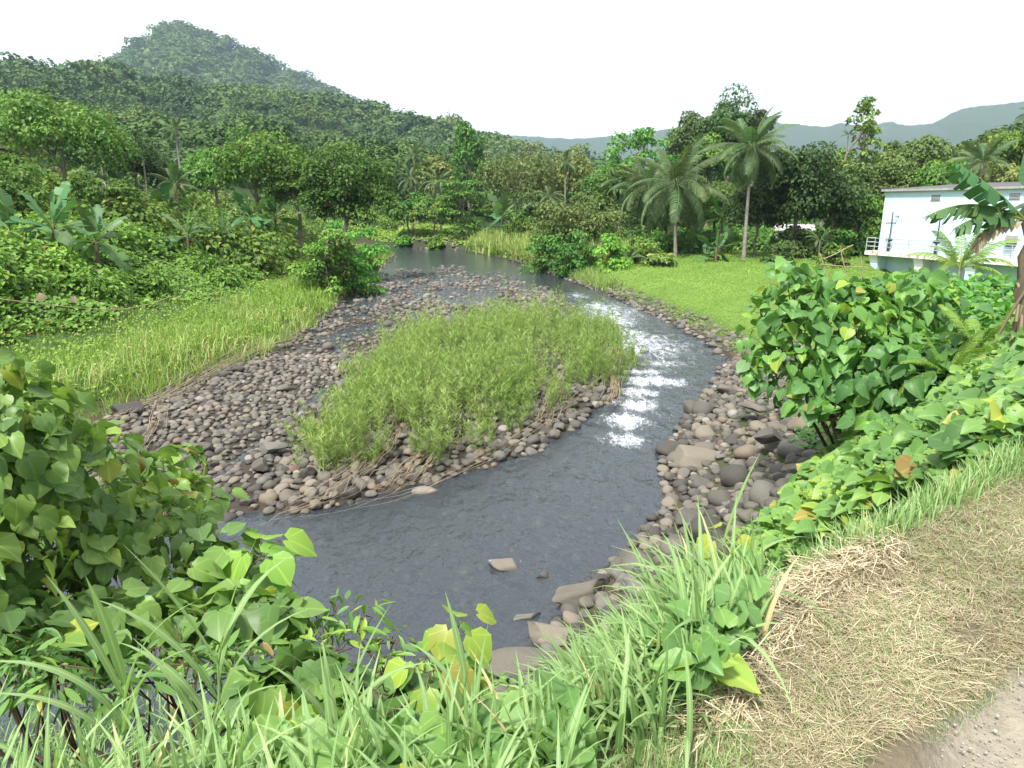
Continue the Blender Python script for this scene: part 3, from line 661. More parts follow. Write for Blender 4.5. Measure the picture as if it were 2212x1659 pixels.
# ================================================================== TREES AND PALMS
def leaf_cloud(mb, C_, RD, per, tpl, size, tmu=.45, tsd=.22, up=.55, shell=.55, lean=-.5, tvar=.12, rare=.02):
    C_ = np.asarray(C_, float); RD = np.asarray(RD, float)
    if RD.ndim == 1: RD = np.repeat(RD[:, None], 3, 1)
    i = np.repeat(np.arange(len(C_)), per); Nn = len(i)
    d = rnd_dirs(Nn); d[:, 2] = np.where(d[:, 2] < -.35, -d[:, 2], d[:, 2])
    rr = rng.uniform(shell, 1.0, Nn) ** .6; P = C_[i] + d * RD[i] * rr[:, None]
    n_ = unit(d * .6 + np.array([0, 0, up]) + rng.normal(0, .38, (Nn, 3)))
    M = frames(n_, d * np.array([1, 1, .3]) + np.array([0, 0, lean]) + rng.normal(0, .35, (Nn, 3)))
    t = np.clip(tmu + rng.normal(0, tvar, len(C_))[i] + rng.normal(0, tsd, Nn), 0, .9)
    t = np.where(rng.uniform(size=Nn) < rare, rng.uniform(.93, 1, Nn), t)
    q = size * rng.uniform(.6, 1.3, Nn); mb.scatter(tpl, P, M, np.stack([q * rng.uniform(.85, 1.12, Nn), q, q * rng.uniform(.1, 2.6, Nn)], -1), t)
def crown_puffs(c, rx, ry, rz, n_, pr=.30, fill=.55, low=-.55):
    d = rnd_dirs(n_ * 3); d = d[d[:, 2] > low][:n_]
    rr = rng.uniform(fill, .92, len(d)); P = np.array(c) + d * np.array([rx, ry, rz]) * rr[:, None] * rng.uniform(.8, 1.12, (len(d), 1))
    r0 = min(rx, rz * 1.3) * pr * rng.uniform(.7, 1.35, len(d))
    return P, np.stack([r0 * 1.15, r0 * 1.15, r0 * .75], -1)
def px_place(xpx, r_):
    a, b, c = ray(xpx, 445); h_ = math.hypot(a, b); return a / h_ * r_, b / h_ * r_
def zpx(xpx, ypx, r_): return pt(xpx, ypx, r_).z
def m_per_px(r_): return r_ * .000678 * 1.0
def trunk_mb(base, top, r0, bend=.3, limbs=(), n=8):
    mb = MB(); mid = curve(base, top, 0, n, bend); mid[0] = list(base); V, F = tube(mid, np.linspace(r0, r0 * .45, n), 7); mb.add(V, F)
    for q in limbs:
        s_ = mid[rng.integers(n // 2, n)]; V, F = tube(curve(s_, q, .15, 5, .12), np.linspace(r0 * .4, r0 * .10, 5), 5); mb.add(V, F)
    return mb
def tree(name, label, cat, xpx, r_, ytop, wpx, ybot, kind='tree', np_=26, per=110, lsize=None, group=None, tpl=LEAF2, tmu=.45):
    x, y = px_place(xpx, r_); zb = float(gz(x, y)) if r_ < 120 else float(height(np.array([x]), np.array([y]))[0])
    zt = zpx(xpx, ytop, r_); zc0 = min(zpx(xpx, ybot, r_), zt - 1.0); zc0 = zb - .3 * max(zt - zb, 1) if cat in ('shrub', 'bush') else max(zc0, zb + .1); zt = max(zt, zb + 1.0); R_ = wpx * .5 * m_per_px(r_) / max(.6, math.cos(math.atan2(x, y)))
    rz = (zt - zc0) / 2; c = np.array([0, 0, (zt + zc0) / 2 - zb])
    root = thing(name, (x, y, zb), label, cat, group, 0)
    ls = lsize or max(.17, .0048 * r_)
    mb = MB(); st = kind.split()
    if 'draped' in st:
        P, Q = crown_puffs(c, R_, R_ * .9, rz, np_, .34, .5, -.9); Q[:, 2] *= 1.7
        leaf_cloud(mb, P, Q, per, tpl, ls * .9, tmu, .2, up=.35, lean=-1.2)
        k = np_ // 2; a = rng.uniform(0, 6.28, k); P2 = c + np.stack([np.cos(a) * R_ * .8, np.sin(a) * R_ * .8, rng.uniform(-.9, .3, k) * rz], -1)
        leaf_cloud(mb, P2, np.stack([np.full(k, R_ * .16), np.full(k, R_ * .16), np.full(k, rz * .45)], -1), per, tpl, ls * .8, tmu - .05, .2, up=.2, lean=-1.5)
    elif 'tier' in st:
        L = 6; P = []; Q = []
        for q in range(L):
            h = c[2] - rz + 2 * rz * (q + .3) / L; k = 7
            a = rng.uniform(0, 6.28, k); rr = R_ * rng.uniform(.3, .9, k) * (1 - .35 * abs(q / L - .4))
            P.append(np.stack([np.cos(a) * rr, np.sin(a) * rr, h + rng.normal(0, .25, k)], -1)); Q.append(np.stack([np.full(k, R_ * .36), np.full(k, R_ * .36), np.full(k, rz * .10)], -1))
        P = np.concatenate(P); Q = np.concatenate(Q); leaf_cloud(mb, P, Q, per, tpl, ls, tmu, .2, up=.8, lean=-.3)
    elif 'sparse' in st:
        k = np_; h = rng.uniform(-1, 1, k); a = rng.uniform(0, 6.28, k); rr = R_ * rng.uniform(.2, 1, k) * (1.05 - .55 * np.clip(h, 0, 1)) * np.clip(.55 + (h + 1), 0, 1)
        P = c + np.stack([np.cos(a) * rr, np.sin(a) * rr, h * rz], -1); Q = np.full((k, 3), R_ * .2); Q[:, 2] *= .7
        leaf_cloud(mb, P, Q, per // 2, tpl, ls, tmu, .2)
    else:
        P, Q = crown_puffs(c, R_, R_ * .85, rz, np_, low=-.98 if cat in ('shrub', 'bush') else -.6)
        leaf_cloud(mb, P, Q, per, tpl, ls, tmu, .2)
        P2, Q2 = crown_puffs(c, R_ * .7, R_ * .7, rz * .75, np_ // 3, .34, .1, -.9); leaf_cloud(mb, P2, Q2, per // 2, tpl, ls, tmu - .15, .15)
    mat = next((G[q] for q in st if q in G), G['tree'])
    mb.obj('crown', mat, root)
    li = [P[j] for j in rng.choice(len(P), min(len(P), 9), False)]
    tb = trunk_mb((0, 0, -.2), (0, 0, c[2] + rz * .3), .05 + .018 * (zt - zb), .10 * (zt - zb) / 6, li)
    tb.obj('trunk', G['bark'], root)
    return root
TREES = [
 # name, label, category, x, distance, top, width, crown bottom, kind, puffs, leaves per puff, tint
 ('broadleaf_tree', 'tall leafy tree with an open uneven crown near the left edge', 'tree', 150, 60, 212, 215, 425, 'tree', 38, 150, .5),
 ('broadleaf_tree', 'yellowish green tree at the very left edge of the valley', 'tree', 15, 78, 250, 130, 440, 'olive', 26, 110, .3),
 ('broadleaf_tree', 'low bushy tree at the left edge behind the banana plants', 'tree', 20, 52, 350, 120, 470, 'tree', 22, 110, .45),
 ('broadleaf_tree', 'dark tree between the tall left tree and the left coconut palm', 'tree', 300, 68, 290, 130, 420, 'dark', 24, 110, .5),
 ('broadleaf_tree', 'small dark tree under the left coconut palm', 'tree', 345, 72, 325, 90, 430, 'dark', 18, 100, .5),
 ('broadleaf_tree', 'low tree in front of the slim trunks left of the short palm', 'tree', 235, 54, 375, 110, 450, 'tree', 20, 100, .5),
 ('broadleaf_tree', 'mid green tree right of the left coconut palm', 'tree', 468, 74, 322, 110, 430, 'tree', 22, 110, .45),
 ('broadleaf_tree', 'wide open crowned tree on the left bank above the banana clumps', 'tree', 560, 62, 280, 190, 440, 'tree', 34, 140, .55),
 ('broadleaf_tree', 'bushy tree between the wide left bank tree and the riverside tree', 'tree', 645, 60, 338, 120, 470, 'tree', 24, 120, .35),
 ('riverside_tree', 'big dense glossy tree leaning over the left bank of the river', 'tree', 752, 55, 302, 185, 540, 'tree', 50, 180, .40),
 ('riverside_shrub', 'rounded shrub under the big tree on the left bank', 'shrub', 700, 44, 430, 130, 545, 'tree', 24, 120, .45),
 ('creeper_shrub', 'creeper covered shrub spilling down the left bank to the water', 'shrub', 752, 46, 468, 120, 590, 'vine', 26, 130, .45),
 ('riverside_shrub', 'blue green shrub along the foot of the left bank trees', 'shrub', 790, 53, 505, 80, 575, 'tree', 18, 100, .6),
 ('riverside_shrub', 'low shrub on the left bank in front of the creeper shrub', 'shrub', 690, 43, 475, 100, 560, 'vine', 18, 110, .3),
 ('broadleaf_tree', 'distant dark tree behind the riverside tree', 'tree', 850, 118, 335, 120, 460, 'dark', 20, 90, .6),
 ('broadleaf_tree', 'pale green distant tree between the palms and the creeper tower', 'tree', 940, 116, 318, 105, 440, 'olive', 20, 90, .35),
 ('broadleaf_tree', 'low dark tree filling the gap behind the far green bank', 'tree', 880, 102, 420, 110, 485, 'tree', 20, 90, .4),
 ('creeper_tower_tree', 'tall narrow tree wrapped in creepers like a tower in the valley centre', 'tree', 1012, 110, 270, 72, 450, 'draped tree', 22, 120, .5),
 ('layered_tree', 'tree with flat layered branches behind the far green bank', 'tree', 1000, 97, 385, 120, 505, 'tier vine', 30, 70, .25),
 ('broadleaf_tree', 'bluish green bush left of the layered tree', 'tree', 935, 98, 430, 110, 490, 'tree', 20, 90, .6),
 ('creeper_draped_tree', 'broad tree draped with creepers in the middle of the valley', 'tree', 1125, 106, 320, 165, 470, 'draped olive', 34, 110, .3),
 ('creeper_draped_tree', 'smaller creeper covered tree right of the broad draped tree', 'tree', 1228, 110, 335, 115, 450, 'draped olive', 24, 100, .45),
 ('broadleaf_tree', 'dark tree low behind the banana clump by the reeds', 'tree', 1150, 96, 400, 150, 500, 'dark', 26, 90, .6),
 ('broadleaf_tree', 'dark low tree between the draped trees and the far palm', 'tree', 1290, 102, 372, 110, 470, 'tree', 20, 90, .3),
 ('creeper_mound', 'rounded mound of creepers beside the tall reeds', 'shrub', 1128, 82, 455, 80, 535, 'draped vine', 20, 110, .15),
 ('riverside_bush', 'very big rounded olive bush on the right bank', 'bush', 1248, 62, 402, 215, 560, 'olive', 46, 170, .42),
 ('riverside_bush', 'dark leafy bush at the left foot of the big olive bush', 'bush', 1195, 60, 485, 130, 590, 'tree', 28, 120, .45),
 ('riverside_bush', 'dark low bush hanging over the right waterline', 'bush', 1245, 56, 510, 110, 600, 'tree', 22, 110, .25),
 ('broadleaf_tree', 'yellow green tree with upright twigs left of the vine covered giant', 'tree', 1375, 92, 288, 150, 460, 'sparse vine', 60, 150, .45),
 ('broadleaf_tree', 'rounded green tree behind the left palm pair', 'tree', 1330, 88, 350, 120, 480, 'tree', 24, 100, .6),
 ('riverside_shrub', 'bright green shrub on the right bank near a small yellow palm', 'shrub', 1322, 53, 505, 80, 590, 'vine', 20, 120, .62),
 ('riverside_shrub', 'dark shrub behind the bright green shrub', 'shrub', 1385, 58, 505, 110, 575, 'tree', 22, 110, .5),
 ('riverside_shrub', 'fine leaved low shrub under the orange tinted palm', 'shrub', 1432, 55, 548, 70, 590, 'weed', 16, 100, .3),
 ('broadleaf_tree', 'shadowy tree directly behind the leaning coconut palm', 'tree', 1440, 76, 400, 150, 520, 'dark', 30, 110, .55),
 ('broadleaf_tree', 'leafy tree between the two tall coconut palms', 'tree', 1545, 74, 385, 130, 510, 'tree', 28, 110, .35),
 ('broadleaf_tree', 'light green tree top above the space between the coconut palms', 'tree', 1530, 90, 300, 130, 420, 'tree', 24, 110, .7),
 ('creeper_giant_tree', 'giant dark tree smothered in creepers with a domed top', 'tree', 1565, 118, 207, 115, 380, 'draped dark', 44, 150, .72),
 ('creeper_giant_tree', 'lower shoulder of the dark creeper smothered grove on the left', 'tree', 1490, 122, 247, 110, 370, 'draped dark', 34, 120, .72),
 ('creeper_giant_tree', 'small creeper topped crown right of the giant domed tree', 'tree', 1622, 116, 222, 50, 370, 'draped dark', 16, 110, .72),
 ('broadleaf_tree', 'big dark tree right of the upright coconut palm', 'tree', 1725, 66, 305, 175, 510, 'dark', 48, 170, .62),
 ('broadleaf_tree', 'dark tree just behind the upright palm trunk', 'tree', 1640, 66, 400, 130, 520, 'dark', 30, 120, .55),
 ('broadleaf_tree', 'dark green tree half way between the upright palm and the white building', 'tree', 1800, 68, 375, 130, 515, 'dark', 34, 120, .78),
 ('slender_tree', 'tall slender sparse tree rising above the others against the sky', 'tree', 1848, 86, 214, 80, 400, 'sparse tree', 60, 60, .5),
 ('broadleaf_tree', 'leafy tree behind the slender tree near the white building', 'tree', 1885, 84, 330, 120, 500, 'olive', 30, 120, .3),
 ('broadleaf_tree', 'green tree just left of the white building wall', 'tree', 1865, 70, 415, 100, 525, 'tree', 26, 120, .5),
 ('broadleaf_tree', 'open topped tree behind the white building roof', 'tree', 1968, 96, 298, 130, 430, 'olive', 30, 120, .35),
 ('creeper_draped_tree', 'creeper covered tree close behind the building roof', 'tree', 2025, 84, 345, 100, 440, 'draped tree', 24, 120, .5),
 ('broadleaf_tree', 'dark crown standing above the trees left of the building', 'tree', 1785, 92, 325, 100, 440, 'tree', 22, 100, .4),
 ('broadleaf_tree', 'flat topped olive tree in front of the far right ridge', 'tree', 2120, 108, 287, 100, 400, 'olive', 24, 100, .3),
 ('broadleaf_tree', 'green tree on the slope at the right edge', 'tree', 2190, 96, 262, 110, 430, 'tree', 30, 120, .6),
 ('broadleaf_tree', 'yellowish tree right behind the building at the right edge', 'tree', 2165, 82, 350, 110, 440, 'olive', 24, 110, .6),
 ('broadleaf_tree', 'small dark headed tree on the skyline left of the building', 'tree', 1905, 104, 292, 50, 400, 'draped dark', 14, 100, .7),
 ('broadleaf_tree', 'dense tree low behind the far left end of the building', 'tree', 1930, 88, 375, 110, 470, 'tree', 22, 100, .35),
 ('riverside_shrub', 'small pale shrub at the left end of the building deck', 'shrub', 1815, 56, 520, 55, 570, 'tree', 14, 90, .6),
 ('riverside_shrub', 'ragged bush in front of the small pale shed', 'shrub', 1735, 66, 492, 100, 560, 'dark', 26, 120, .6),
 ('riverside_shrub', 'bush at the meadow edge behind the upright palm', 'shrub', 1690, 60, 520, 70, 565, 'dark', 14, 90, .8),
 ('far_shrub', 'lone shrub at the foot of the far green bank', 'shrub', 935, 93, 503, 36, 530, 'vine', 12, 80, .35),
 ('far_shrub', 'shrub left of the lone shrub under the far green bank', 'shrub', 868, 99, 506, 26, 528, 'vine', 12, 80, .5),
]
for (nm, lab, cat, xp, r_, yt, wp, yb, kd, npf, per, tm) in TREES:
    tree(nm, lab, cat, xp, r_, yt, wp, yb, kd, npf, per, tmu=tm)

# ---- coconut palms
def frond_mesh(L, droop, nl=46, ll=.92, w_=.08, hang=.6, seed=0, mat='palm', name='frond', twist=0):
    """rachis leaves the origin along +x at the angle the copy is given, then arches down"""
    r_ = np.random.default_rng(seed); n = 12; t = np.linspace(0, 1, n + 1); ang = -droop * t ** 1.5
    x = np.concatenate([[0], np.cumsum(np.cos(ang[1:]))]) * L / n; z = np.concatenate([[0], np.cumsum(np.sin(ang[1:]))]) * L / n
    P = np.stack([x, .12 * L * twist * t ** 2, z], -1); mb = MB(); V, F = tube(P, np.linspace(.045, .008, n + 1) * L / 4.5, 4); mb.add(V, F, .8)
    for s_ in (-1, 1):
        for k in range(nl):
            q = .14 + .86 * (k + r_.uniform(-.3, .3)) / nl; q = min(max(q, .1), .995); i = min(int(q * n), n - 1); f = q * n - i
            p = P[i] * (1 - f) + P[i + 1] * f; tg = unit(P[i + 1] - P[i]); sidev = np.array([0, s_, 0.0]); l_ = ll * (math.sin(math.pi * (q * .82 + .14)) ** .6) * r_.uniform(.85, 1.1)
            d1_ = unit(tg * .55 + sidev * 1.0 + np.array([0, 0, .12 - hang * .3])); d2_ = unit(d1_ + np.array([0, 0, -hang - r_.uniform(0, .5)])); d3_ = unit(d2_ + np.array([0, 0, -hang * 1.4]))
            a = p; b = a + d1_ * l_ * .4; c = b + d2_ * l_ * .35; e = c + d3_ * l_ * .3; wv = unit(tg * 1.0 + np.array([0, 0, .2])) * w_ * .5
            VV = np.array([a - wv * .6, a + wv * .6, b - wv, b + wv, c - wv * .8, c + wv * .8, e - wv * .1, e + wv * .1])
            mb.add(VV, np.array([(0, 1, 3, 2), (2, 3, 5, 4), (4, 5, 7, 6)]), np.clip(.45 + r_.normal(0, .16), 0, .9))
    return mb.mesh(name, G[mat])
FRONDS = [frond_mesh(4.6, dr, seed=k, hang=h, twist=tw) for k, (dr, h, tw) in enumerate([(.9, .45, .3), (1.25, .7, -.4), (1.6, .8, .5), (.7, .35, -.3), (1.9, .9, 0), (1.4, .6, .8)])]
DRYFROND = frond_mesh(3.6, 1.2, nl=20, seed=9, hang=1.1, mat='straw')
LFRONDS = [frond_mesh(4.2, dr, seed=60 + k, hang=h, mat='lawn', nl=36, ll=.8, w_=.07) for k, (dr, h) in enumerate([(.7, .3), (1.0, .4), (1.3, .6), (.5, .3), (1.6, .7), (1.1, .5)])]
YFROND = frond_mesh(4.2, 1.3, nl=28, seed=10, hang=.6, mat='yellow')
def add_fronds(root, top, nf, s_, seed, lo=-.75, hi=1.35, meshes=FRONDS, wind=0.0, name='frond'):
    r_ = np.random.default_rng(seed)
    for k in range(nf):
        q = k / max(1, nf - 1); el = hi + (lo - hi) * q ** .9 + r_.normal(0, .07); az = k * 2.39996 + r_.normal(0, .15)
        me = meshes[[3, 0, 0, 1, 1, 5, 2, 4][min(7, int(q * 8))] % len(meshes)]
        o = link(name, me, root); o.location = (top[0] + .06 * math.cos(az), top[1] + .06 * math.sin(az), top[2])
        o.rotation_euler = (r_.normal(0, .35), -el, az); sc_ = s_ * r_.uniform(.85, 1.08) * (.8 if q < .12 else 1); o.scale = (sc_,) * 3
def palm(label, xb, xc, yc, r_, crown_px, nf, seed, group='coconut palms', dry=1, nuts=True, hi=1.35, lo=-.75, trunk=.15, name='coconut_palm'):
    x, y = px_place(xb, r_); zb = float(gz(x, y)); cxw, cyw = px_place(xc, r_); zt = zpx(xc, yc, r_); root = thing(name, (x, y, zb), label, 'palm tree', group)
    top = np.array([cxw - x, cyw - y, zt - zb]); n = 14; t = np.linspace(0, 1, n)[:, None]
    P = np.concatenate([top[None, :2] * (1 - (1 - t) ** 1.8), top[2] * t], 1); rr = trunk * (.75 + .5 * (1 - t[:, 0]) ** 3 * 1.2); P[0, 2] = -.3
    mb = MB(); V, F = tube(P, rr, 9); mb.add(V, F)
    for q in np.arange(.4, top[2], .5):                    # leaf scar rings
        i = q / top[2] * (n - 1); a = int(i); f = i - a
        if a >= n - 1: continue
        c = P[a] * (1 - f) + P[a + 1] * f; V, F = tube([c, c + np.array([0, 0, .05])], rr[a] * 1.06, 9); mb.add(V, F)
    mb.obj('trunk', G['palmbark'], root)
    s_ = crown_px * .5 * m_per_px(r_) / 3.95
    add_fronds(root, top, nf, s_, seed, lo, hi)
    for k in range(dry):
        o = link('dry_frond', DRYFROND, root); o.location = tuple(top - np.array([0, 0, .15])); o.rotation_euler = (.2, 1.25 + .1 * k, 1.3 + 2.6 * k + seed); o.scale = (s_ * .8,) * 3
    if nuts:
        for k in range(5):
            a = k * 1.3 + seed; mb = MB(); V, F, U = rock_tpl(2, 5, 0, 1.1); mb.add(V * .13, F, 0); o = mb.obj('coconut', G['husk'], root); o.location = tuple(top + np.array([.26 * math.cos(a), .26 * math.sin(a), -.22 - .1 * (k % 2)]))
    return root
palm('coconut palm with a pale curved lower trunk, frontmost of the left pair', 1466, 1458, 398, 66, 212, 24, 1, dry=2)
palm('coconut palm close behind the left palm with curved pale trunk', 1408, 1398, 402, 72, 170, 22, 2)
palm('tall upright coconut palm with a straight trunk on the meadow edge', 1616, 1614, 318, 62, 172, 26, 3)
palm('far coconut palm whose fronds show left of the palm pair', 1338, 1340, 392, 86, 110, 16, 4, dry=0, nuts=False)
palm('coconut palm standing above the left bank forest', 401, 398, 280, 88, 62, 18, 5, dry=0, nuts=False)
palm('short young coconut palm with upright fronds among left bank creepers', 386, 384, 398, 60, 90, 12, 6, dry=1, nuts=False, hi=1.5, lo=-.3)
palm('short palm in front of the slim trunks on the left', 262, 264, 400, 60, 76, 12, 7, dry=1, nuts=False, hi=1.5, lo=-.2)
palm('distant coconut palm above the others in the valley centre', 902, 898, 336, 114, 60, 18, 8, dry=0, nuts=False)
palm('left one of the two pale palms behind the far green bank', 890, 888, 385, 106, 72, 20, 9, dry=0, nuts=False)
palm('right one of the two pale palms behind the far green bank', 952, 950, 392, 102, 76, 20, 10, dry=0, nuts=False)
palm('palm head poking out above the small creeper covered tree', 1222, 1220, 350, 100, 62, 16, 11, dry=0, nuts=False)
palm('shaded palm low between the draped trees and the olive bush', 1190, 1188, 425, 92, 70, 14, 12, dry=0, nuts=False)
palm('coconut palm rising behind the white building', 2110, 2108, 352, 78, 100, 18, 13, dry=0, nuts=False, hi=1.5, lo=-.3)
palm('dark palm at the right edge of the skyline', 2206, 2204, 250, 92, 60, 16, 14, dry=0, nuts=False)
palm('palm fronds drooping just left of the far palm head', 1290, 1288, 400, 96, 60, 14, 15, dry=0, nuts=False)
PAND = [frond_mesh(2.4, dr, nl=10, ll=.12, seed=30 + k, hang=.1, w_=.12, name='sword_leaf') for k, dr in enumerate((.4, .8, 1.2, .6, 1.5, 1.0))]
def areca(label, xp, yc, r_, wpx, seed, name='areca_palm'):
    palm(label, xp, xp, yc, r_, wpx, 12, seed, group='slim dark headed palms', dry=0, nuts=False, hi=1.4, lo=.05, trunk=.08, name=name)
areca('slim palm with a dark brush head left of the slender sky tree', 1815, 292, 86, 30, 20)
areca('lower slim brush headed palm left of the slender sky tree', 1778, 320, 88, 32, 21)
areca('slim dark palm head on the left above the low tree', 232, 300, 66, 26, 22)
areca('slim dark palm right of the first one on the left', 322, 330, 66, 28, 23)
areca('bushy headed slim palm between the palm crowns', 1500, 318, 88, 60, 24)
def ground_palm(label, xp, yp, r_, s_, nf, seed, meshes=FRONDS, hi=1.45, lo=.25, cat='palm plant', name='young_palm', z0=None):
    x, y = px_place(xp, r_); zb = float(gz(x, y)); root = thing(name, (x, y, zb), label, cat)
    zt = zpx(xp, yp, r_) - zb if z0 is None else z0; mb = MB(); V, F = tube(curve((0, 0, -.2), (0, 0, max(zt, .1)), 0, 5), np.linspace(.09, .05, 5) * s_ * 2.4, 7); mb.add(V, F); mb.obj('stem', G['palmbark'], root)
    add_fronds(root, (0, 0, max(zt, .1)), nf, s_, seed, lo, hi, meshes); return root
ground_palm('small palm with pale yellowish arching fronds beside the bright shrub', 1362, 560, 55, .36, 8, 40)
ground_palm('small palm with orange yellow fronds above a low bush', 1437, 572, 56, .36, 8, 41, [YFROND], hi=1.4, lo=.7)
ground_palm('young coconut palm with feathery upright fronds in front of the white building', 2096, 578, 20.5, .30, 14, 42, LFRONDS, hi=1.5, lo=.35)
ground_palm('small bright green palm near the dark trees at the meadow back', 1780, 520, 58, .3, 9, 43, hi=1.4, lo=.3)

# ---- banana plants
def banana_leaf(L, W, droop, seed, name='leaf', torn=.5, fold=.5):
    r_ = np.random.default_rng(seed); n = 34; t = np.linspace(0, 1, n + 1); ang = -droop * t ** 1.4
    x = np.concatenate([[0], np.cumsum(np.cos(ang[1:]))]) * L / n; z = np.concatenate([[0], np.cumsum(np.sin(ang[1:]))]) * L / n
    P = np.stack([x, 0 * x, z], -1); mb = MB(); V, F = tube(P, np.linspace(.035, .006, n + 1) * L / 2.2, 5); mb.add(V, F, .92)
    wd = W * np.clip(np.minimum((t - .12) * 6, 1), 0, 1) * np.clip((1 - t) * 5, 0, 1) ** .6
    for s_ in (-1, 1):
        k = 0; 
        while k < n:
            m = int(r_.integers(1, 5)) if r_.uniform() < torn else int(r_.integers(5, 10)); e = min(k + m, n); f_ = fold + r_.normal(0, .22) ; l_ = r_.uniform(.85, 1.05)
            ii = np.arange(k, e + 1); sh = np.zeros(len(ii)); sh[0] = .25; sh[-1] = -.25
            tt = t[ii] + 0
            def row(q, dn):
                w0 = wd[ii] * q * l_; X2 = P[ii] + np.stack([sh * L / n * q * 1.2 + .12 * w0, s_ * w0 * math.cos(f_ * (1 + dn)), -w0 * math.sin(f_ * (1 + dn))], -1); return X2
            A, B, C_ = P[ii], row(.5, -.35), row(1, 0)
            V = np.concatenate([A, B, C_]); q = len(ii)
            F = [(a, a + 1, q + a + 1, q + a) for a in range(q - 1)] + [(q + a, q + a + 1, 2 * q + a + 1, 2 * q + a) for a in range(q - 1)]
            U = np.concatenate([np.stack([np.full(q, u_), tt], -1) for u_ in (.5, .25, .01)])
            if q > 1: mb.add(V, np.array(F), np.clip(.4 + r_.normal(0, .1), 0, .85), U)
            k = e
    return mb.mesh(name, G['banana'])
BL = [banana_leaf(2.3, .36, dr, k, fold=f) for k, (dr, f) in enumerate([(.35, .1), (.9, .25), (1.4, .45), (1.9, .6), (.6, .2)])]
BYOUNG = banana_leaf(1.9, .2, .15, 8, name='young_leaf', torn=.1, fold=-.5)
def banana(label, xp, yc, r_, s_, nl, seed, group='banana plants', young=True):
    x, y = px_place(xp, r_); zb = float(gz(x, y)); zt = max(zpx(xp, yc, r_) - zb, .5); root = thing('banana_plant', (x, y, zb), label, 'banana plant', group)
    mb = MB(); V, F = tube(curve((0, 0, -.2), (.1 * s_, 0, zt), 0, 6, .03), np.linspace(.14, .08, 6) * s_, 8); mb.add(V, F); mb.obj('trunk', G['bananastem'], root)
    r2 = np.random.default_rng(seed)
    for k in range(nl):
        q = k / nl; el = 1.2 - 1.5 * q + r2.normal(0, .1); az = k * 2.4 + r2.normal(0, .3) + seed
        o = link('leaf', BL[[0, 4, 1, 1, 2, 3][min(5, int(q * 6))]], root); o.location = (.1 * s_, 0, zt - .15 * q); o.rotation_euler = (r2.normal(0, .4), -el, az); o.scale = (s_ * r2.uniform(.85, 1.1),) * 3
    if young: o = link('young_leaf', BYOUNG, root); o.location = (.1 * s_, 0, zt); o.rotation_euler = (.3, -1.45, seed); o.scale = (s_ * .9,) * 3
    return root
banana('big banana plant with upright bright young leaf at the far left', 103, 492, 42, 1.05, 9, 1)
banana('banana plant right of and lower than the biggest left one', 192, 518, 39, .95, 9, 2)
banana('banana plant cut by the left edge of the view', 8, 500, 42, .95, 7, 3)
banana('banana plant in the left part of the dark clump on the left bank', 535, 468, 58, 1.1, 9, 4)
banana('banana plant in the right part of the dark clump on the left bank', 590, 470, 59, 1.0, 8, 5)
banana('small banana plant half buried in creepers below the short palm', 345, 452, 60, 1.1, 7, 6)
banana('banana plant with a wilted orange leaf among the creepers', 395, 508, 50, 1.0, 6, 7)
banana('low banana plant left of the dark clump', 470, 505, 52, 1.0, 7, 8)
banana('tall ragged banana plant behind the far reeds', 1082, 470, 88, 1.5, 10, 9)
banana('shorter ragged banana plant right of the tall far one', 1108, 478, 90, 1.3, 8, 10)
banana('small banana plant between the two tall coconut palms on the grass', 1552, 540, 60, 1.0, 7, 11)
banana('tiny banana plant left of the one between the palms', 1530, 552, 60, .7, 5, 12)
banana('shaded banana plant with bluish leaves behind the palms', 1560, 470, 68, 1.2, 8, 13)
banana('dark banana plant behind the leaning palm trunk', 1500, 530, 68, 1.1, 7, 14)

# ---- wooded hills: thousands of crowns nobody could count
def crown_tpl(seed, n_p=11, per=60, lf=.115):
    global rng; keep_ = rng; rng = np.random.default_rng(seed); mb = MB()
    P, Q = crown_puffs((0, 0, .35), 1, 1, .62, n_p, .52, .45, -.25); Q[:, 2] *= 1.2
    leaf_cloud(mb, P, Q, per, (np.array([(-.5, 0, 0), (.5, 0, .1), (.55, 1, -.2), (-.5, .9, 0)]), np.array([(0, 1, 2, 3)]), np.zeros((4, 2))), lf, .45, .12, up=.9, tvar=.14, rare=0); rng = keep_
    V = np.concatenate(mb.V); Q_ = np.concatenate(mb.Q); C0 = np.concatenate(mb.C)
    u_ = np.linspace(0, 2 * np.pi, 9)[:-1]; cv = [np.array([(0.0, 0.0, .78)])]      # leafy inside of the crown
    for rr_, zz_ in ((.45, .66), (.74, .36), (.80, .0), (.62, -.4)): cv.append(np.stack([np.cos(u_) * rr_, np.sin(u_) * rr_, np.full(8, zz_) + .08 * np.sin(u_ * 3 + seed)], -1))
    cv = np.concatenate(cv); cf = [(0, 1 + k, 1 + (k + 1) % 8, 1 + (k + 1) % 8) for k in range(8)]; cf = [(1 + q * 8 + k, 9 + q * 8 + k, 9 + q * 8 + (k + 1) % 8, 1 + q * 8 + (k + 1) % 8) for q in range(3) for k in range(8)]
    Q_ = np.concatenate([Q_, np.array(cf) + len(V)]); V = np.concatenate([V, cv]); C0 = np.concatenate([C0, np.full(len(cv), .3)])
    return V, Q_, C0
CT_ = [crown_tpl(k) for k in range(6)] + [crown_tpl(20 + k, 8, 26, .17) for k in range(3)]
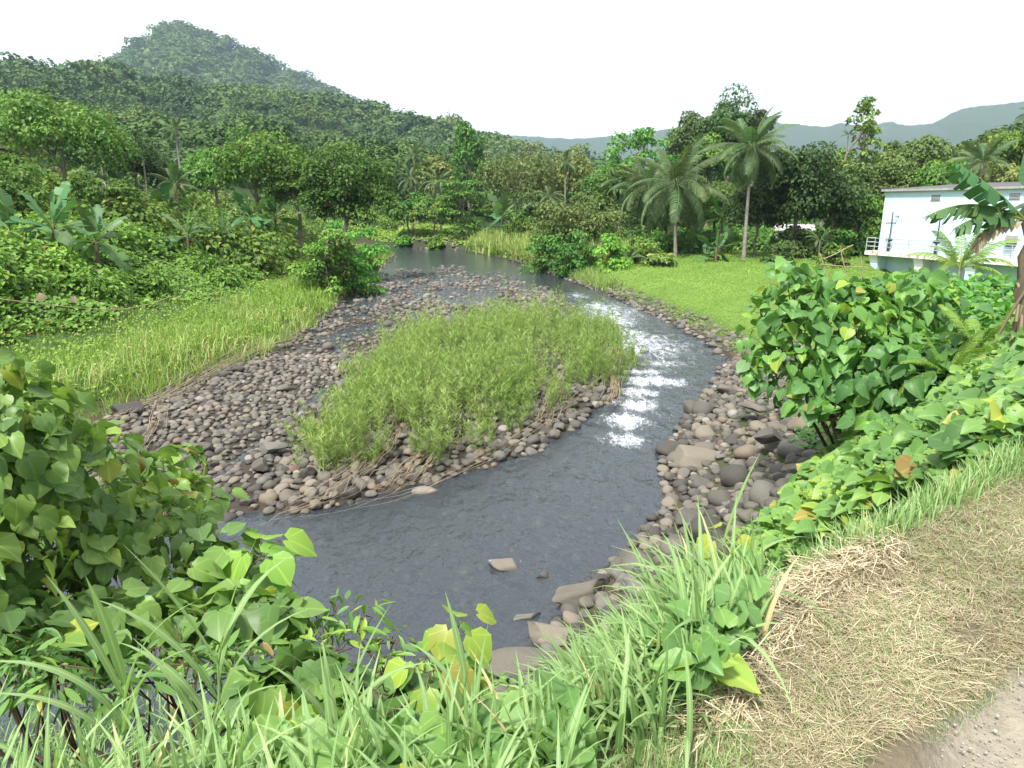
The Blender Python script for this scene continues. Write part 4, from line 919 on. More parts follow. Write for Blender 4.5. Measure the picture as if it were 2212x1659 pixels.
def forest():
    pts = []; rr = 108.0
    while rr < 1750:
        sp = max(4.6, rr * .0165); na = int(R(98) * rr / sp); a = rng.uniform(R(-51), R(47), na); r2 = rr + rng.uniform(-.6, .6, na) * sp
        pts.append(np.stack([a, r2, np.full(na, sp)], -1)); rr += sp * .95
    A = np.concatenate(pts); x = A[:, 1] * np.sin(A[:, 0]); y = A[:, 1] * np.cos(A[:, 0]); d = sdist(x, y, RIVER)
    farbank = (A[:, 1] < 128) & (x > -32) & (x < -3)
    ok = (d > 4) & ~farbank & ~((A[:, 0] > R(-8)) & (A[:, 0] < R(6)) & (A[:, 1] < 118)); A, x, y = A[ok], x[ok], y[ok]; z = height(x, y); mb = MB(); Nn = len(x)
    kk = rng.integers(0, 6, Nn); kk = np.where(A[:, 1] > 480, 6 + kk % 3, kk); tn = .22 + .55 * fbm(x / 60, y / 60, 77, 3) + rng.normal(0, .17, Nn)
    S = A[:, 2] * rng.uniform(.55, 1.0, Nn) * np.where((rng.uniform(size=Nn) < .2) & (A[:, 1] < 600), 1.5, 1); tall = rng.uniform(size=Nn) < .12; S2 = np.stack([S, S, S * rng.uniform(.7, 1.1, Nn) * np.where(tall & (A[:, 1] < 700), 1.5, 1)], -1)
    for k in range(9):
        m = kk == k
        if not m.any(): continue
        V, F, C_ = CT_[k]; n_ = m.sum(); M = rotz(n_)
        W = np.einsum('nij,nkj->nki', M, V[None] * S2[m][:, None, :]) + np.stack([x[m], y[m], z[m] + S[m] * .2], -1)[:, None]
        FF = (F[None] + (np.arange(n_) * len(V))[:, None, None]).reshape(-1, 4)
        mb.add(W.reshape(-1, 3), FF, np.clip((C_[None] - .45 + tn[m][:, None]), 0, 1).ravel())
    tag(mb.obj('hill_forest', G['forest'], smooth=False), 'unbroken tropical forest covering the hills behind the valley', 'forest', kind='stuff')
forest()

# ================================================================== WHITE RIVERSIDE BUILDING
M_wall = simple('pale blue white paint', (.52, .67, .78), (.60, .74, .84), 1.2, .75)
M_conc = simple('stained white concrete', (.62, .62, .62), (.74, .74, .74), 3, .8)
def rust_mat():
    m, n = newmat('rust streaked concrete'); p = N(n, 'ShaderNodeBsdfPrincipled'); o = N(n, 'ShaderNodeOutputMaterial')
    vec = N(n, 'ShaderNodeTexCoord').outputs['Object']; mp = N(n, 'ShaderNodeMapping'); mp.inputs['Scale'].default_value = (1.3, 1.3, .25); n.links.new(vec, mp.inputs['Vector'])
    f = noise(n, 1.9, 6, mp.outputs[0], .7)
    n.links.new(ramp(n, [(.50, (.72, .72, .71)), (.58, (.52, .38, .32)), (.66, (.36, .17, .10))], f), p.inputs['Base Color']); p.inputs['Roughness'].default_value = .85
    n.links.new(p.outputs[0], o.inputs['Surface']); return m
M_rust = rust_mat()
M_blue = simple('pale blue pier tone', (.42, .58, .66), (.55, .69, .75), 2, .8)  # pale blue on the under wall and every other pier
M_roof = simple('dark roof sheet', (.05, .055, .06), (.10, .10, .10), 2, .6)
M_edge = simple('weathered roof edge', (.25, .24, .22), (.42, .40, .37), 5, .8)
M_iron = simple('dark iron', (.02, .022, .028), (.05, .052, .06), 9, .5)
M_galv = simple('galvanised rail', (.42, .44, .45), (.55, .56, .57), 9, .45, metal=.4)
M_slot = simple('vent slot shadow gap', (.02, .02, .022), (.03, .03, .03), 5, .9)
M_frame = simple('white vent frame', (.6, .6, .62), (.7, .7, .72), 5, .6)
XD = np.array([.352, -.936]); YD = np.array([.936, .352])
K0 = pt(1868, 541, 64.0)
BO = np.array([K0.x, K0.y]) + XD * .35 + YD * 1.05; DZ = K0.z      # wall corner, deck level
def bplane(px, py, off=0.0):
    a, b, c = [float(q) for q in ray(px, py)]; O = BO + YD * off
    s_ = (O @ YD) / (a * YD[0] + b * YD[1]); p = np.array([a * s_, b * s_]); return float((p - O) @ XD), EYE + c * s_ - DZ
bang = math.atan2(XD[1], XD[0])
bld = thing('riverside_building', (BO[0], BO[1], DZ), 'white concrete building on piers with a railed deck beside the meadow', 'building', None, bang)
# local axes: x along the wall, y inwards, z up ; deck level z = 0
def bpart(name, boxes, mat, parent=bld, smooth=False):
    mb = MB()
    for b in boxes: V, F = box(*b); mb.add(V, F)
    return mb.obj(name, mat, parent, smooth)
_, WH = bplane(1911, 413)
LB = 34.0
bpart('wall', [(0, LB, 0, 9, -.02, WH)], M_wall)
rf = MB(); V, F = box(-.18, LB + .2, -.22, 9.3, WH + .002, WH + .14); V[:, 2] += np.where(V[:, 1] > 1, .06 * 9.5, 0); rf.add(V, F); rf.obj('roof', M_roof, bld, False)
bpart('eave', [(-.2, LB + .2, -.27, -.225, WH - .03, WH + .13)], M_edge)
gt = bpart('gutter', [(-.24, -.185, -.25, 9.2, WH + .02, WH + .30)], M_roof)
for (x0, x1, y0, y1) in ((1055, 1197, 507, 587), (2015, 2188, 488, 572)):
    f_ = lambda zx, zy: ((3300 + zx * .3165) / 1.8083, (600 + zy * .3165) / 1.8083)
    ta, za = bplane(*f_(x0, y1)); tb, zb_ = bplane(*f_(x1, y0))
    v = bpart('vent', [(ta, tb, -.03, -.002, za, zb_)], M_frame); hh = (zb_ - za) / 5
    for k in range(5): bpart('slot', [(ta + .06, tb - .06, -.045, -.032, za + hh * k + hh * .3, za + hh * k + hh * .75)], M_slot, v)  # raised dark strips stand in for the shade inside the vent openings
dk = bpart('deck', [(-.35, LB, -1.05, -.003, -.32, -.02)], M_rust)
bpart('walkway', [(-.3, LB, -1.0, -.01, -.018, .01)], simple('grey walkway', (.38, .38, .39), (.5, .5, .5), 4, .85))
bpart('under_wall', [(.35, LB, .25, .6, -7, -.33)], M_blue)
for k in range(9): bpart('pier', [(.05 + 4.1 * k, .75 + 4.1 * k, -.75, .24, -7, -.325)], M_conc if k % 2 else M_blue)
for k in range(9):
    mb = MB(); V, F = box(.02 + 4.1 * k, .78 + 4.1 * k, -.95, -.76, -.9, -.325); V[:, 1] += np.where(V[:, 2] < -.6, .18, 0); mb.add(V, F); mb.obj('corbel', M_conc, bld, False)
mb = MB()
for z_ in (.36, .70, 1.02):
    for a, b in (((-.3, -1.0, z_), (LB, -1.0, z_)), ((-.3, -1.0, z_), (-.3, -.02, z_)), ): V, F = tube([a, b], .033, 6); mb.add(V, F)
mb.obj('railing', M_galv, bld)
for k in range(17):
    mb = MB(); V, F = tube([(-.3 + 1.95 * k, -1.0, 0), (-.3 + 1.95 * k, -1.0, 1.03)], .034 if k else .04, 6); mb.add(V, F); mb.obj('rail_post', M_galv, bld)
mb = MB(); V, F = tube([(-.3, -.1, 0), (-.3, -.1, 1.03)], .035, 6); mb.add(V, F); mb.obj('rail_post', M_galv, bld)
tz = lambda zx, zy, off=0: bplane((3300 + zx * .3165) / 1.8083, (600 + zy * .3165) / 1.8083, off)
for i, (bx, tx_, ty) in enumerate(((557, 602, 722), (1146, 1192, 780))):
    t_, z_ = tz(bx, 1010, -.35); tt_, zt_ = tz(tx_, ty, -.35)
    vs = thing('gate_valve_stand', tuple(np.append(BO + XD * t_ + YD * -.35, DZ + .01)), ('left' if i == 0 else 'right') + ' of the two black valve stands with a long stem on the deck', 'valve stand', 'valve stands on the deck', bang)
    mb = MB(); V, F = tube([(0, 0, 0), (0, 0, .05)], .16, 12); mb.add(V, F); V, F = tube([(0, 0, .05), (0, 0, .80)], [.10, .075], 12); mb.add(V, F); mb.obj('pedestal', M_iron, vs)
    mb = MB(); V, F = tube([(-.2, 0, .9), (.2, 0, .9)], .11, 10); mb.add(V, F); V, F = tube([(0, 0, .80), (0, 0, 1.05)], .13, 10); mb.add(V, F); mb.obj('gearbox', M_iron, vs)
    mb = MB(); V, F = tube([(0, 0, 1.05), (0, 0, max(zt_, 2.5))], .04, 6); mb.add(V, F); mb.obj('valve_stem', M_iron, vs)
    a = np.linspace(0, 2 * math.pi, 15); mb = MB(); V, F = tube([(-.26, .16 * math.cos(q), .9 + .16 * math.sin(q)) for q in a], .015, 5); mb.add(V, F); mb.obj('hand_wheel', M_iron, vs)
t_, z_ = tz(665, 768); lamp = MB(); V, F = tube([(t_, -.002, z_), (t_, -.22, z_ + .04), (t_ + .02, -.3, z_ - .04)], [.03, .03, .06], 8); lamp.add(V, F); V, F = box(t_ - .07, t_ + .07, -.03, -.002, z_ - .08, z_ + .08); lamp.add(V, F); lamp.obj('wall_lamp', M_galv, bld)
t0_, z0_ = tz(525, 848); t1_, z1_ = tz(622, 848)
bpart('door', [(t0_, t1_, -.022, -.002, .01, z0_ - .06)], M_wall); bpart('door_lintel', [(t0_ - .1, t1_ + .1, -.05, -.002, z0_ - .05, z0_ + .01)], M_galv)
t0_, z0_ = tz(2020, 1100); t1_, z1_ = tz(2150, 1010); ac = bpart('air_conditioner', [(t0_, t1_, -.42, -.002, z0_, z1_)], M_edge)
bpart('bracket', [(t0_ + .1, t0_ + .15, -.4, -.004, z0_ - .25, z0_ - .003), (t1_ - .15, t1_ - .1, -.4, -.004, z0_ - .25, z0_ - .003)], M_iron, ac)
# small pale shed in the shade of the dark trees
sx, sy = px_place(1722, 77); sz = float(gz(sx, sy)); sh = thing('small_shed', (sx, sy, sz - .25), 'small pale shed half hidden in the shade under the dark trees', 'shed', None, -.35)
bpart('wall', [(-1.8, 1.8, 0, 3.4, -.1, 2.1)], M_conc, sh); q = MB(); V, F = box(-2.0, 2.0, -.35, 3.7, 2.103, 2.2); V[:, 2] += np.where(V[:, 1] > 1, .5, 0); q.add(V, F); q.obj('roof', M_edge, sh, False)
bpart('window', [(-1.5, -.5, -.03, -.002, 1.1, 1.9)], M_slot, sh); bpart('door', [(.7, 1.45, -.03, -.002, -.05, 1.95)], M_edge, sh)
# poles of an old stick fence by the deck
sx, sy = px_place(1850, 50); sz = float(gz(sx, sy)); sf = thing('stick_fence', (sx, sy, sz), 'few leaning bare poles of an old fence near the left end of the deck', 'fence')
for a, b in (((-1.3, 0, -.1), (-1.9, .3, 1.5)), ((0, 0, -.1), (-.6, .2, 1.8)), ((1.1, .2, -.1), (.8, .2, 1.1)), ((-1.7, .1, .75), (1.4, .2, .55)), ((-1.6, .2, 1.1), (.2, .2, 2.0))):
    mb = MB(); V, F = tube(curve(a, b, 0, 5, .02), .032, 6); mb.add(V, F); mb.obj('pole', G['root'], sf)

# ================================================================== GROUND COVER
def polar(n_, a0, a1, r0, r1, pw=1.0):
    a = rng.uniform(R(a0), R(a1), n_); u = rng.uniform(0, 1, n_) ** pw; r_ = r0 * (r1 / r0) ** u
    return r_ * np.sin(a), r_ * np.cos(a), r_
def do_of(x, y): return sdist(x, y, RIVER)
def is_left(x, y): return (y > 9) & (x < np.interp(y, [8, 20, 50, 80, 91, 101], [-12, -2, -4, -7, -12, -17]))
def upleaf(x, y, z, jit=.45, lean=(0, -.4, -.35)):
    Nn = len(x); n_ = unit(np.stack([rng.normal(0, jit, Nn), rng.normal(-.25, jit, Nn), np.ones(Nn)], -1)); d = rng.normal(0, .8, (Nn, 3)) + np.array(lean)
    return np.stack([x, y, z], -1), frames(n_, d)
# creepers over the left bank
x, y, r_ = polar(110000, -51, -3, 20, 95); d = do_of(x, y); lim_ = np.interp(r_, [20, 60], [9.5, 3.5]); ok = is_left(x, y) & (d > lim_ + 4 * (fbm(x * .35, y * .35, 90) - .5)) ; x, y, r_, d = x[ok], y[ok], r_[ok], d[ok]
bump = .75 * ss(6, 12, d) * np.maximum(fbm(x * .75, y * .75, 91, 2) - .35, 0) * 2
z = gz(x, y) + bump + rng.uniform(.02, .3, len(x)); tn = np.clip(.36 + .5 * (fbm(x * .5, y * .5, 92) - .5) + rng.normal(0, .17, len(x)), 0, .93); tn = np.where(rng.uniform(size=len(x)) < .012, .99, tn)
P, M = upleaf(x, y, z); mb = MB(); nr = r_ < 40
mb.scatter(ROUND, P[nr], M[nr], rng.uniform(.13, .25, nr.sum()), tn[nr]); mb.scatter(LEAF2, P[~nr], M[~nr], (rng.uniform(.2, .32, (~nr).sum())) * (r_[~nr] / 45) ** .5, tn[~nr])
x, y, r_ = polar(610, -51, -4, 24, 80); d = do_of(x, y); ok = is_left(x, y) & (d > np.interp(r_, [24, 60], [10, 4])); x, y, r_ = x[ok], y[ok], r_[ok]; q = rng.uniform(.5, 1.25, len(x)) * (r_ / 40) ** .4
C_ = np.stack([x, y, gz(x, y) + q * .3], -1); RDD = np.stack([q * 1.15, q * 1.15, q * .95], -1)
n1 = r_ < 42; leaf_cloud(mb, C_[n1], RDD[n1], 300, ROUND, .19, .40, .17, up=.8, lean=-.9); leaf_cloud(mb, C_[~n1], RDD[~n1], 190, LEAF2, .32, .36, .2, up=.7)
tag(mb.obj('creepers', G['vine'], smooth=True), 'thick round leaved creepers blanketing the whole left bank', 'creepers', kind='stuff')
# grass strip along the left bank
BT = [T_thin(b, 3, w_) for b, w_ in ((.3, .016), (.7, .02), (1.1, .02), (1.6, .024))]
def tufts(mb, x, y, hgt, per, spread, tmu, tsd=.15, rare=.03, tilt=.2, tpls=BT, zoff=0.0, wide=1.0):
    i = np.repeat(np.arange(len(x)), per); X = x[i] + rng.normal(0, spread, len(i)); Y = y[i] + rng.normal(0, spread, len(i)); Z = gz(X, Y) + zoff
    H = np.broadcast_to(hgt, x.shape)[i] * rng.uniform(.5, 1.15, len(i)); t = np.clip(np.broadcast_to(tmu, x.shape)[i] + rng.normal(0, tsd, len(i)), 0, .9); t = np.where(rng.uniform(size=len(i)) < rare, 1, t)
    kk = rng.integers(0, len(tpls), len(i)); M = rotz(len(i), tilt)
    for k, tp in enumerate(tpls):
        m = kk == k; s_ = H[m]; w_ = np.maximum(1.0, np.hypot(X[m], Y[m]) / 22) * wide
        mb.scatter(tp, np.stack([X[m], Y[m], Z[m]], -1), M[m], np.stack([s_, s_ * w_, s_], -1), t[m])
mb = MB(); x, y, r_ = polar(15500, -51, -5, 17, 85, .8); d = do_of(x, y); ok = is_left(x, y) & (d > .15) & (d < np.interp(r_, [20, 60], [12, 5.5]) + 5 * (fbm(x * .3, y * .3, 93) - .5)); x, y, r_, d = x[ok], y[ok], r_[ok], d[ok]
hh = .8 * np.clip(.30 + .5 * fbm(x * .4, y * .4, 94) * ss(9, 3, d) + .35 * ss(28, 40, r_) * ss(6, 1, d), .2, 1.1)
tufts(mb, x, y, hh, 9, .14, .42 + .25 * (fbm(x * .6, y * .6, 95) - .5), .16, .03)
tag(mb.obj('left_bank_grass', G['lawn'], smooth=True), 'bright fine grass strip sloping to the stones along the left bank', 'grass', kind='stuff')
mb = MB(); x, y, r_ = polar(2600, -36, -8, 22, 70, .9); d = do_of(x, y); ok = is_left(x, y) & (d > .2) & (d < 5.0) & (fbm(x * .5, y * .5, 96) > .40 + .05 * d); x, y = x[ok], y[ok]
tufts(mb, x, y, .72, 9, .14, .72, .15, .12, tilt=.1)
tag(mb.obj('tall_seeding_grass', G['weed']), 'taller yellowish seeding grass standing in the left bank strip', 'grass', kind='stuff')
# small leaved plants mixed in the grass strip
mb = MB(); x, y, r_ = polar(34000, -51, -6, 17, 70, .8); d = do_of(x, y); ok = is_left(x, y) & (d > .8) & (d < 11); x, y = x[ok], y[ok]
P, M = upleaf(x, y, gz(x, y) + rng.uniform(.05, .34, len(x)), .6); mb.scatter(LEAF2, P, M, rng.uniform(.07, .15, len(x)), np.clip(rng.normal(.5, .2, len(x)), 0, .9))
tag(mb.obj('small_weeds', G['lawn']), 'low small leaved weeds woven through the left bank grass', 'weeds', kind='stuff')
# meadow
mb = MB(); x, y, r_ = polar(160000, -2, 47, 17, 78, .75); d = do_of(x, y); d2 = pdist(x, y, CREST, False); ok = (d > .25) & ~is_left(x, y) & (y > 17) & (x > 3) & (d2 > 4) & (sdist(x, y, RPILE) > .2 - 1.2 * (rng.uniform(size=len(x)) < .02)); x, y, r_, d = x[ok], y[ok], r_[ok], d[ok]
P, M = upleaf(x, y, gz(x, y) + rng.uniform(.0, .16, len(x)) + .22 * np.maximum(fbm(x * .9, y * .9, 97) - .5, 0), .55)
mb.scatter(LEAF2, P, M, rng.uniform(.035, .075, len(x)) * np.clip(r_ / 30, .8, 2), np.clip(.36 + .9 * (fbm(x * .35, y * .35, 98) - .5) + rng.normal(0, .10, len(x)), 0, .9))
k = rng.choice(len(x), 22000, False); tufts(mb, x[k], y[k], .14, 6, .12, .36, .15, .03)
tag(mb.obj('meadow_grass', G['lawn']), 'bright green low meadow between the right water edge and the palms', 'grass', kind='stuff')
# far green bank
mb = MB(); x, y = world_poly([(-6, 92), (-9.5, 93.5), (-17, 102), (-31, 111), (-34, 124), (-10, 124), (-2, 108), (-2, 96)], 15000)
zq = height(x, y); P, M = upleaf(x, y, zq + rng.uniform(0, .3, len(x)), .5); mb.scatter(LEAF2, P, M, rng.uniform(.3, .5, len(x)), np.clip(.5 + .8 * (fbm(x * .3, y * .3, 99) - .5) + rng.normal(0, .15, len(x)), 0, .9))
tag(mb.obj('far_bank_grass', G['lawn']), 'sunny green grass mound on the far bank where the river bends', 'grass', kind='stuff')
# reeds on the right shore upstream
def shore_pts(poly, n_, w0, w1):
    P = np.array(poly, float); L = np.hypot(*np.diff(P, axis=0).T); cum = np.concatenate([[0], np.cumsum(L)]); s_ = rng.uniform(0, cum[-1], n_); i = np.clip(np.searchsorted(cum, s_) - 1, 0, len(L) - 1)
    q = P[i] + (P[i + 1] - P[i]) * ((s_ - cum[i]) / L[i])[:, None]; t = unit(P[i + 1] - P[i]); q = q + np.stack([t[:, 1], -t[:, 0]], -1) * rng.uniform(w0, w1, n_)[:, None]; return q[:, 0], q[:, 1]
x, y = shore_pts([(4.3, 56), (-.3, 75), (-6, 89)], 2600, .3, 7.5); m = rng.uniform(size=len(x)) < .9; x, y = x[m], y[m]
mb = MB(); tufts(mb, x, y, 1.9, 9, .25, .62, .15, .08, tilt=.14, wide=.8)
x, y = shore_pts([(6.1, 46.2), (4.3, 56)], 260, .2, 1.2); tufts(mb, x, y, .8, 8, .2, .5, .15, .05, wide=.8)
tag(mb.obj('shore_reeds', G['weed']), 'tall pale reeds lining the right shore upstream', 'reeds', kind='stuff')
# undergrowth below the trees of the right bank and the valley centre
x, y, r_ = polar(950, -12, 47, 60, 106); d = do_of(x, y); ok = (d > 7.5) & (y > 44) & ~is_left(x, y) & ((r_ > 68) | (x < 10)) & ~((x < -1) & (y > 92)); 
bl = np.stack([x, y], -1) - BO; bt = bl @ XD; bi = bl @ YD; ok &= ~((bt > -2) & (bi > -7) & (bi < 10)); ok &= ~((x / y > .30) & (x / y < .44) & (r_ < 72) & (rng.uniform(size=len(x)) < .75)); x, y, r_ = x[ok], y[ok], r_[ok]
q = rng.uniform(.7, 1.9, len(x)); C_ = np.stack([x, y, gz(x, y) + q * .35], -1); mb = MB(); leaf_cloud(mb, C_, np.stack([q * 1.2, q * 1.2, q], -1), 150, LEAF2, .4, .45, .2, up=.5)
tag(mb.obj('undergrowth', G['tree']), 'tangled shady undergrowth below the trees of the right bank', 'undergrowth', kind='stuff')
x, y, r_ = polar(820, -51, -4, 50, 112); d = do_of(x, y); ok = (d > 6) & is_left(x, y); x, y, r_ = x[ok], y[ok], r_[ok]
q = rng.uniform(.9, 2.4, len(x)); C_ = np.stack([x, y, gz(x, y) + q * .4], -1); mb = MB(); leaf_cloud(mb, C_, np.stack([q * 1.2, q * 1.2, q * 1.1], -1), 170, LEAF2, .38, .42, .22, up=.55)
tag(mb.obj('left_undergrowth', G['tree']), 'mixed bushy undergrowth between the trees of the left slope', 'undergrowth', kind='stuff')

# ---- the weedy islet
mb = MB(); nst = 2500; cxq, cyq = world_poly(ISLAND, 330); qi = rng.integers(0, 330, nst); x = cxq[qi] + rng.normal(0, .22, nst); y = cyq[qi] + rng.normal(0, .22, nst); chq = rng.uniform(.65, 1.35, 330)[qi]; d = -sdist(x, y, ISLAND); sp = fbm(x * .8, y * .8, 120, 2); ok = (rng.uniform(size=nst) < np.clip(.75 + d * .6, 0, 1)) & (sp > .28); x, y, d, sp, chq = x[ok], y[ok], d[ok], sp[ok], chq[ok]
hs = chq * (.50 + 1.15 * sp * np.clip(.6 + d * .35, 0, 1)) * rng.uniform(.7, 1.2, len(x)) * np.where(rng.uniform(size=len(x)) < .10, 1.45, 1); PL = 62
lean = np.stack([rng.normal(0, .20, len(x)), rng.normal(-.05, .22, len(x))], -1)
for k in range(3):                       # stems
    q = k / 3; 
i = np.repeat(np.arange(len(x)), PL); u = rng.uniform(.12, 1, len(i)) ** .8; h = hs[i] * u
X = x[i] + lean[i, 0] * h * (1 + .4 * u) + rng.normal(0, .05, len(i)) * (1.3 - u); Y = y[i] + lean[i, 1] * h * (1 + .4 * u) + rng.normal(0, .05, len(i)) * (1.3 - u)
a = rng.uniform(0, 6.283, len(i)); dn = unit(np.stack([np.cos(a) * .8, np.sin(a) * .8, .9 - .5 * (1 - u) + rng.normal(0, .2, len(i))], -1)); nn = np.cross(dn, rnd_dirs(len(i)))
BLD = (np.array([(-.03, 0, 0), (.03, 0, 0), (.05, .5, .03), (-.05, .5, .03), (0, 1, -.12)], float), np.array([(0, 1, 2), (0, 2, 3), (3, 2, 4)]), np.zeros((5, 2)))
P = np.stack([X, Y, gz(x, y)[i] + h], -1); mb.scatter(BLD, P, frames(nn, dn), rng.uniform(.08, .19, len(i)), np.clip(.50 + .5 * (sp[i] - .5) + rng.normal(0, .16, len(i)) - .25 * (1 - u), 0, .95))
STK = T_thin(.15, 2, .006); M = rotz(len(x)); zx = unit(np.stack([lean[:, 0], lean[:, 1], np.ones(len(x))], -1)); xx = unit(np.cross(np.array([0, 1.0, .1]), zx)); M = np.stack([xx, np.cross(zx, xx), zx], -1)
mb.scatter(STK, np.stack([x, y, gz(x, y)], -1), M, np.stack([hs, hs * 1.4, hs], -1), np.full(len(x), .96))
k = rng.choice(len(x), 260, False); tufts(mb, x[k], y[k], .4, 8, .12, .5, .15, .06)
for (cx, cy_, s2) in ((-5.0, 23.3, .5), (-4.9, 24.8, .35), (1.9, 31.5, .3), (3.6, 31, .3)):
    xx_ = cx + rng.normal(0, s2, 16); yy_ = cy_ + rng.normal(0, s2, 16); tufts(mb, xx_, yy_, .5, 12, .12, .6, .15, .1)
tag(mb.obj('islet_weeds', G['weed']), 'dense feathery waist high weeds covering the stony islet', 'weeds', kind='stuff')
# dry roots and flood litter washed against the islet
def strands(name, label, pix, n_, spread, rad, cat='roots', z0=.12, sag=.05, mat='root'):
    mb = MB(); base = [at(a, b, .15) for a, b in pix]; B = np.array([(float(a), float(b)) for a, b in base])
    for k in range(n_):
        i0 = rng.integers(0, max(1, len(B) - 2)); i1 = rng.integers(i0 + 1, len(B)) + 1; Q = B[i0:i1 + 1]
        if len(Q) < 2: continue
        t = np.linspace(0, 1, len(Q)); tt = np.linspace(0, 1, 4 * len(Q)); X = np.interp(tt, t, Q[:, 0]); Y = np.interp(tt, t, Q[:, 1]); off = rng.normal(0, spread, 2)
        X = X + off[0] + np.cumsum(rng.normal(0, spread * .12, len(tt))); Y = Y + off[1] + np.cumsum(rng.normal(0, spread * .12, len(tt))); Z = np.maximum(gz(X, Y), 0) + z0 + rng.uniform(0, .12) + sag * np.sin(tt * 9 + k)
        V, F = tube(np.stack([X, Y, Z], -1), np.linspace(rad, rad * .35, len(tt)) * rng.uniform(.6, 1.2), 4); mb.add(V, F, rng.uniform(.2, 1))
    o = mb.obj(name, G[mat]); tag(o, label, cat); return o
strands('root_bundle', 'long twisted bundle of dry roots trailing along the front edge of the islet', [(1330, 800), (1240, 880), (1150, 935), (1060, 985), (960, 1035), (860, 1072), (760, 1100), (640, 1118)], 7, .06, .007)
strands('driftwood', 'fan of dry pale stems spilling off the front left tip of the islet', [(860, 960), (820, 1000), (770, 1040), (700, 1085), (620, 1110)], 22, .26, .007, 'dry stems', .2)
strands('driftwood', 'loose dry stems lying across stones below the tall dark boulder', [(980, 960), (930, 1000), (880, 1040), (830, 1075)], 18, .22, .008, 'dry stems', .2)
strands('hanging_roots', 'thin dry roots hanging from weeds at the right tip of the islet', [(1335, 770), (1325, 820), (1330, 860), (1318, 878)], 22, .12, .010, 'roots', .25)
strands('hanging_roots', 'thin dry roots hanging over stones right of the islet middle', [(1225, 820), (1210, 860), (1190, 900), (1170, 930)], 20, .15, .009, 'roots', .25)
strands('flood_litter', 'line of straw and litter left along the upper edge of the left cobbles', [(250, 905), (350, 860), (440, 815), (540, 770), (620, 738), (640, 725)], 45, .22, .006, 'straw', .12, mat='straw')
strands('dead_branch', 'bare forked dry twigs sticking up beside the long dark boulder', [(290, 990), (330, 940), (345, 880)], 7, .14, .012, 'twigs', .2)

# ================================================================== NEAR BANK PLANTS
def D_at(px, py, D): return np.array(pt(px, py, D))
def clump_bush(root, clumps, nleaf, size, stemroot, mat='heart', tmu=.42, lean=-.75, tpl=HEART, name='foliage', tsd=.17, up=.45, stemr=.014, twigs=3, grow=1.0):
    """clumps: (px, py, distance, radius px). leaves on each clump, stems from the root to every clump"""
    C_ = []; RR = []
    for px, py, D, rp_ in clumps: C_.append(D_at(px, py, D) - np.array(root.location)); q = rp_ * .000678 * D * grow; RR.append((q, q, q * .85))
    C_ = np.array(C_); RR = np.array(RR); mb = MB(); per = np.maximum(6, (nleaf * RR[:, 0] ** 2 / size ** 2).astype(int))
    for c, r_, n_ in zip(C_, RR, per * 3): leaf_cloud(mb, c[None], r_[None], int(n_), tpl, size, tmu, tsd, up=up, shell=.25, lean=lean, rare=.014)
    mb.obj(name, G[mat], root); st = MB(); s0 = np.array(stemroot, float) - np.array(root.location)
    nm_ = max(2, len(C_) // 4); main = list(rng.choice(len(C_), nm_, False))
    for j in main + [q for q in range(len(C_)) if q not in main]:
        c, r_ = C_[j], RR[j]; src = s0
        if j not in main: src = C_[main[int(np.argmin([np.linalg.norm(C_[q] - c) for q in main]))]]; src = src + (s0 - src) * .15
        m = src + (c - src) * .5 + rng.normal(0, .12, 3) * np.linalg.norm(c - src); P = np.concatenate([curve(src, m, 0, 4, .03), curve(m, c, .05, 5, .03)[1:]]); V, F = tube(P, np.linspace(stemr if j in main else stemr * .6, .004, len(P)), 6); st.add(V, F)
        for k in range(twigs): V, F = tube(curve(P[rng.integers(4, len(P))], c + rnd_dirs(1)[0] * r_ * .85, .03, 5, .015), np.linspace(.005, .002, 5), 4); st.add(V, F)
    st.obj('stems', G['stem'], root)
def bush(name, label, clumps, nleaf, size, rx, ry, **kw):
    rz = float(gz(rx, ry)); root = thing(name, (rx, ry, rz), label, 'bush'); clump_bush(root, clumps, nleaf, size, (rx, ry, rz - .1), **kw); return root
def sprig(label, px0, py0, D0, px1, py1, D1, n_, size, tm=(.5, .95), name='hibiscus_sprig', fan=1.0):
    a = D_at(px0, py0, D0); b = D_at(px1, py1, D1); root = thing(name, tuple(a), label, 'plant'); P = curve(a * 0, b - a, .06, 9, .008); mb = MB(); V, F = tube(P, np.linspace(.009, .004, 9), 6); mb.add(V, F)
    lf = []; pos = []; fr = []; tn = []
    for k in range(n_):
        u = .25 + .75 * k / max(1, n_ - 1); i = min(int(u * 8), 7); f = u * 8 - i; p = P[i] * (1 - f) + P[i + 1] * f; az = k * 2.4; d = np.array([math.cos(az) * fan, math.sin(az) * fan, .35]); e = p + d * size * .7
        V, F = tube(curve(p, e, .01, 4), .003, 4); mb.add(V, F); nn = unit(np.array([d[0] * .6 + rng.normal(0, .25), d[1] * .6 - .35, 1.0 + rng.normal(0, .2)])); pos.append(e); fr.append(frames(nn[None], (d * np.array([1, 1, 0]) + np.array([0, 0, -.8]))[None])[0]); tn.append(tm[0] + (tm[1] - tm[0]) * u * rng.uniform(.8, 1.02))
    mb.obj('stem', G['stem'], root); lb = MB(); lb.scatter(HEART, np.array(pos), np.array(fr), size * rng.uniform(.75, 1.15, n_), np.array(tn)); lb.obj('leaves', G['heart'], root); return root
lx, ly = -3.0, 4.0
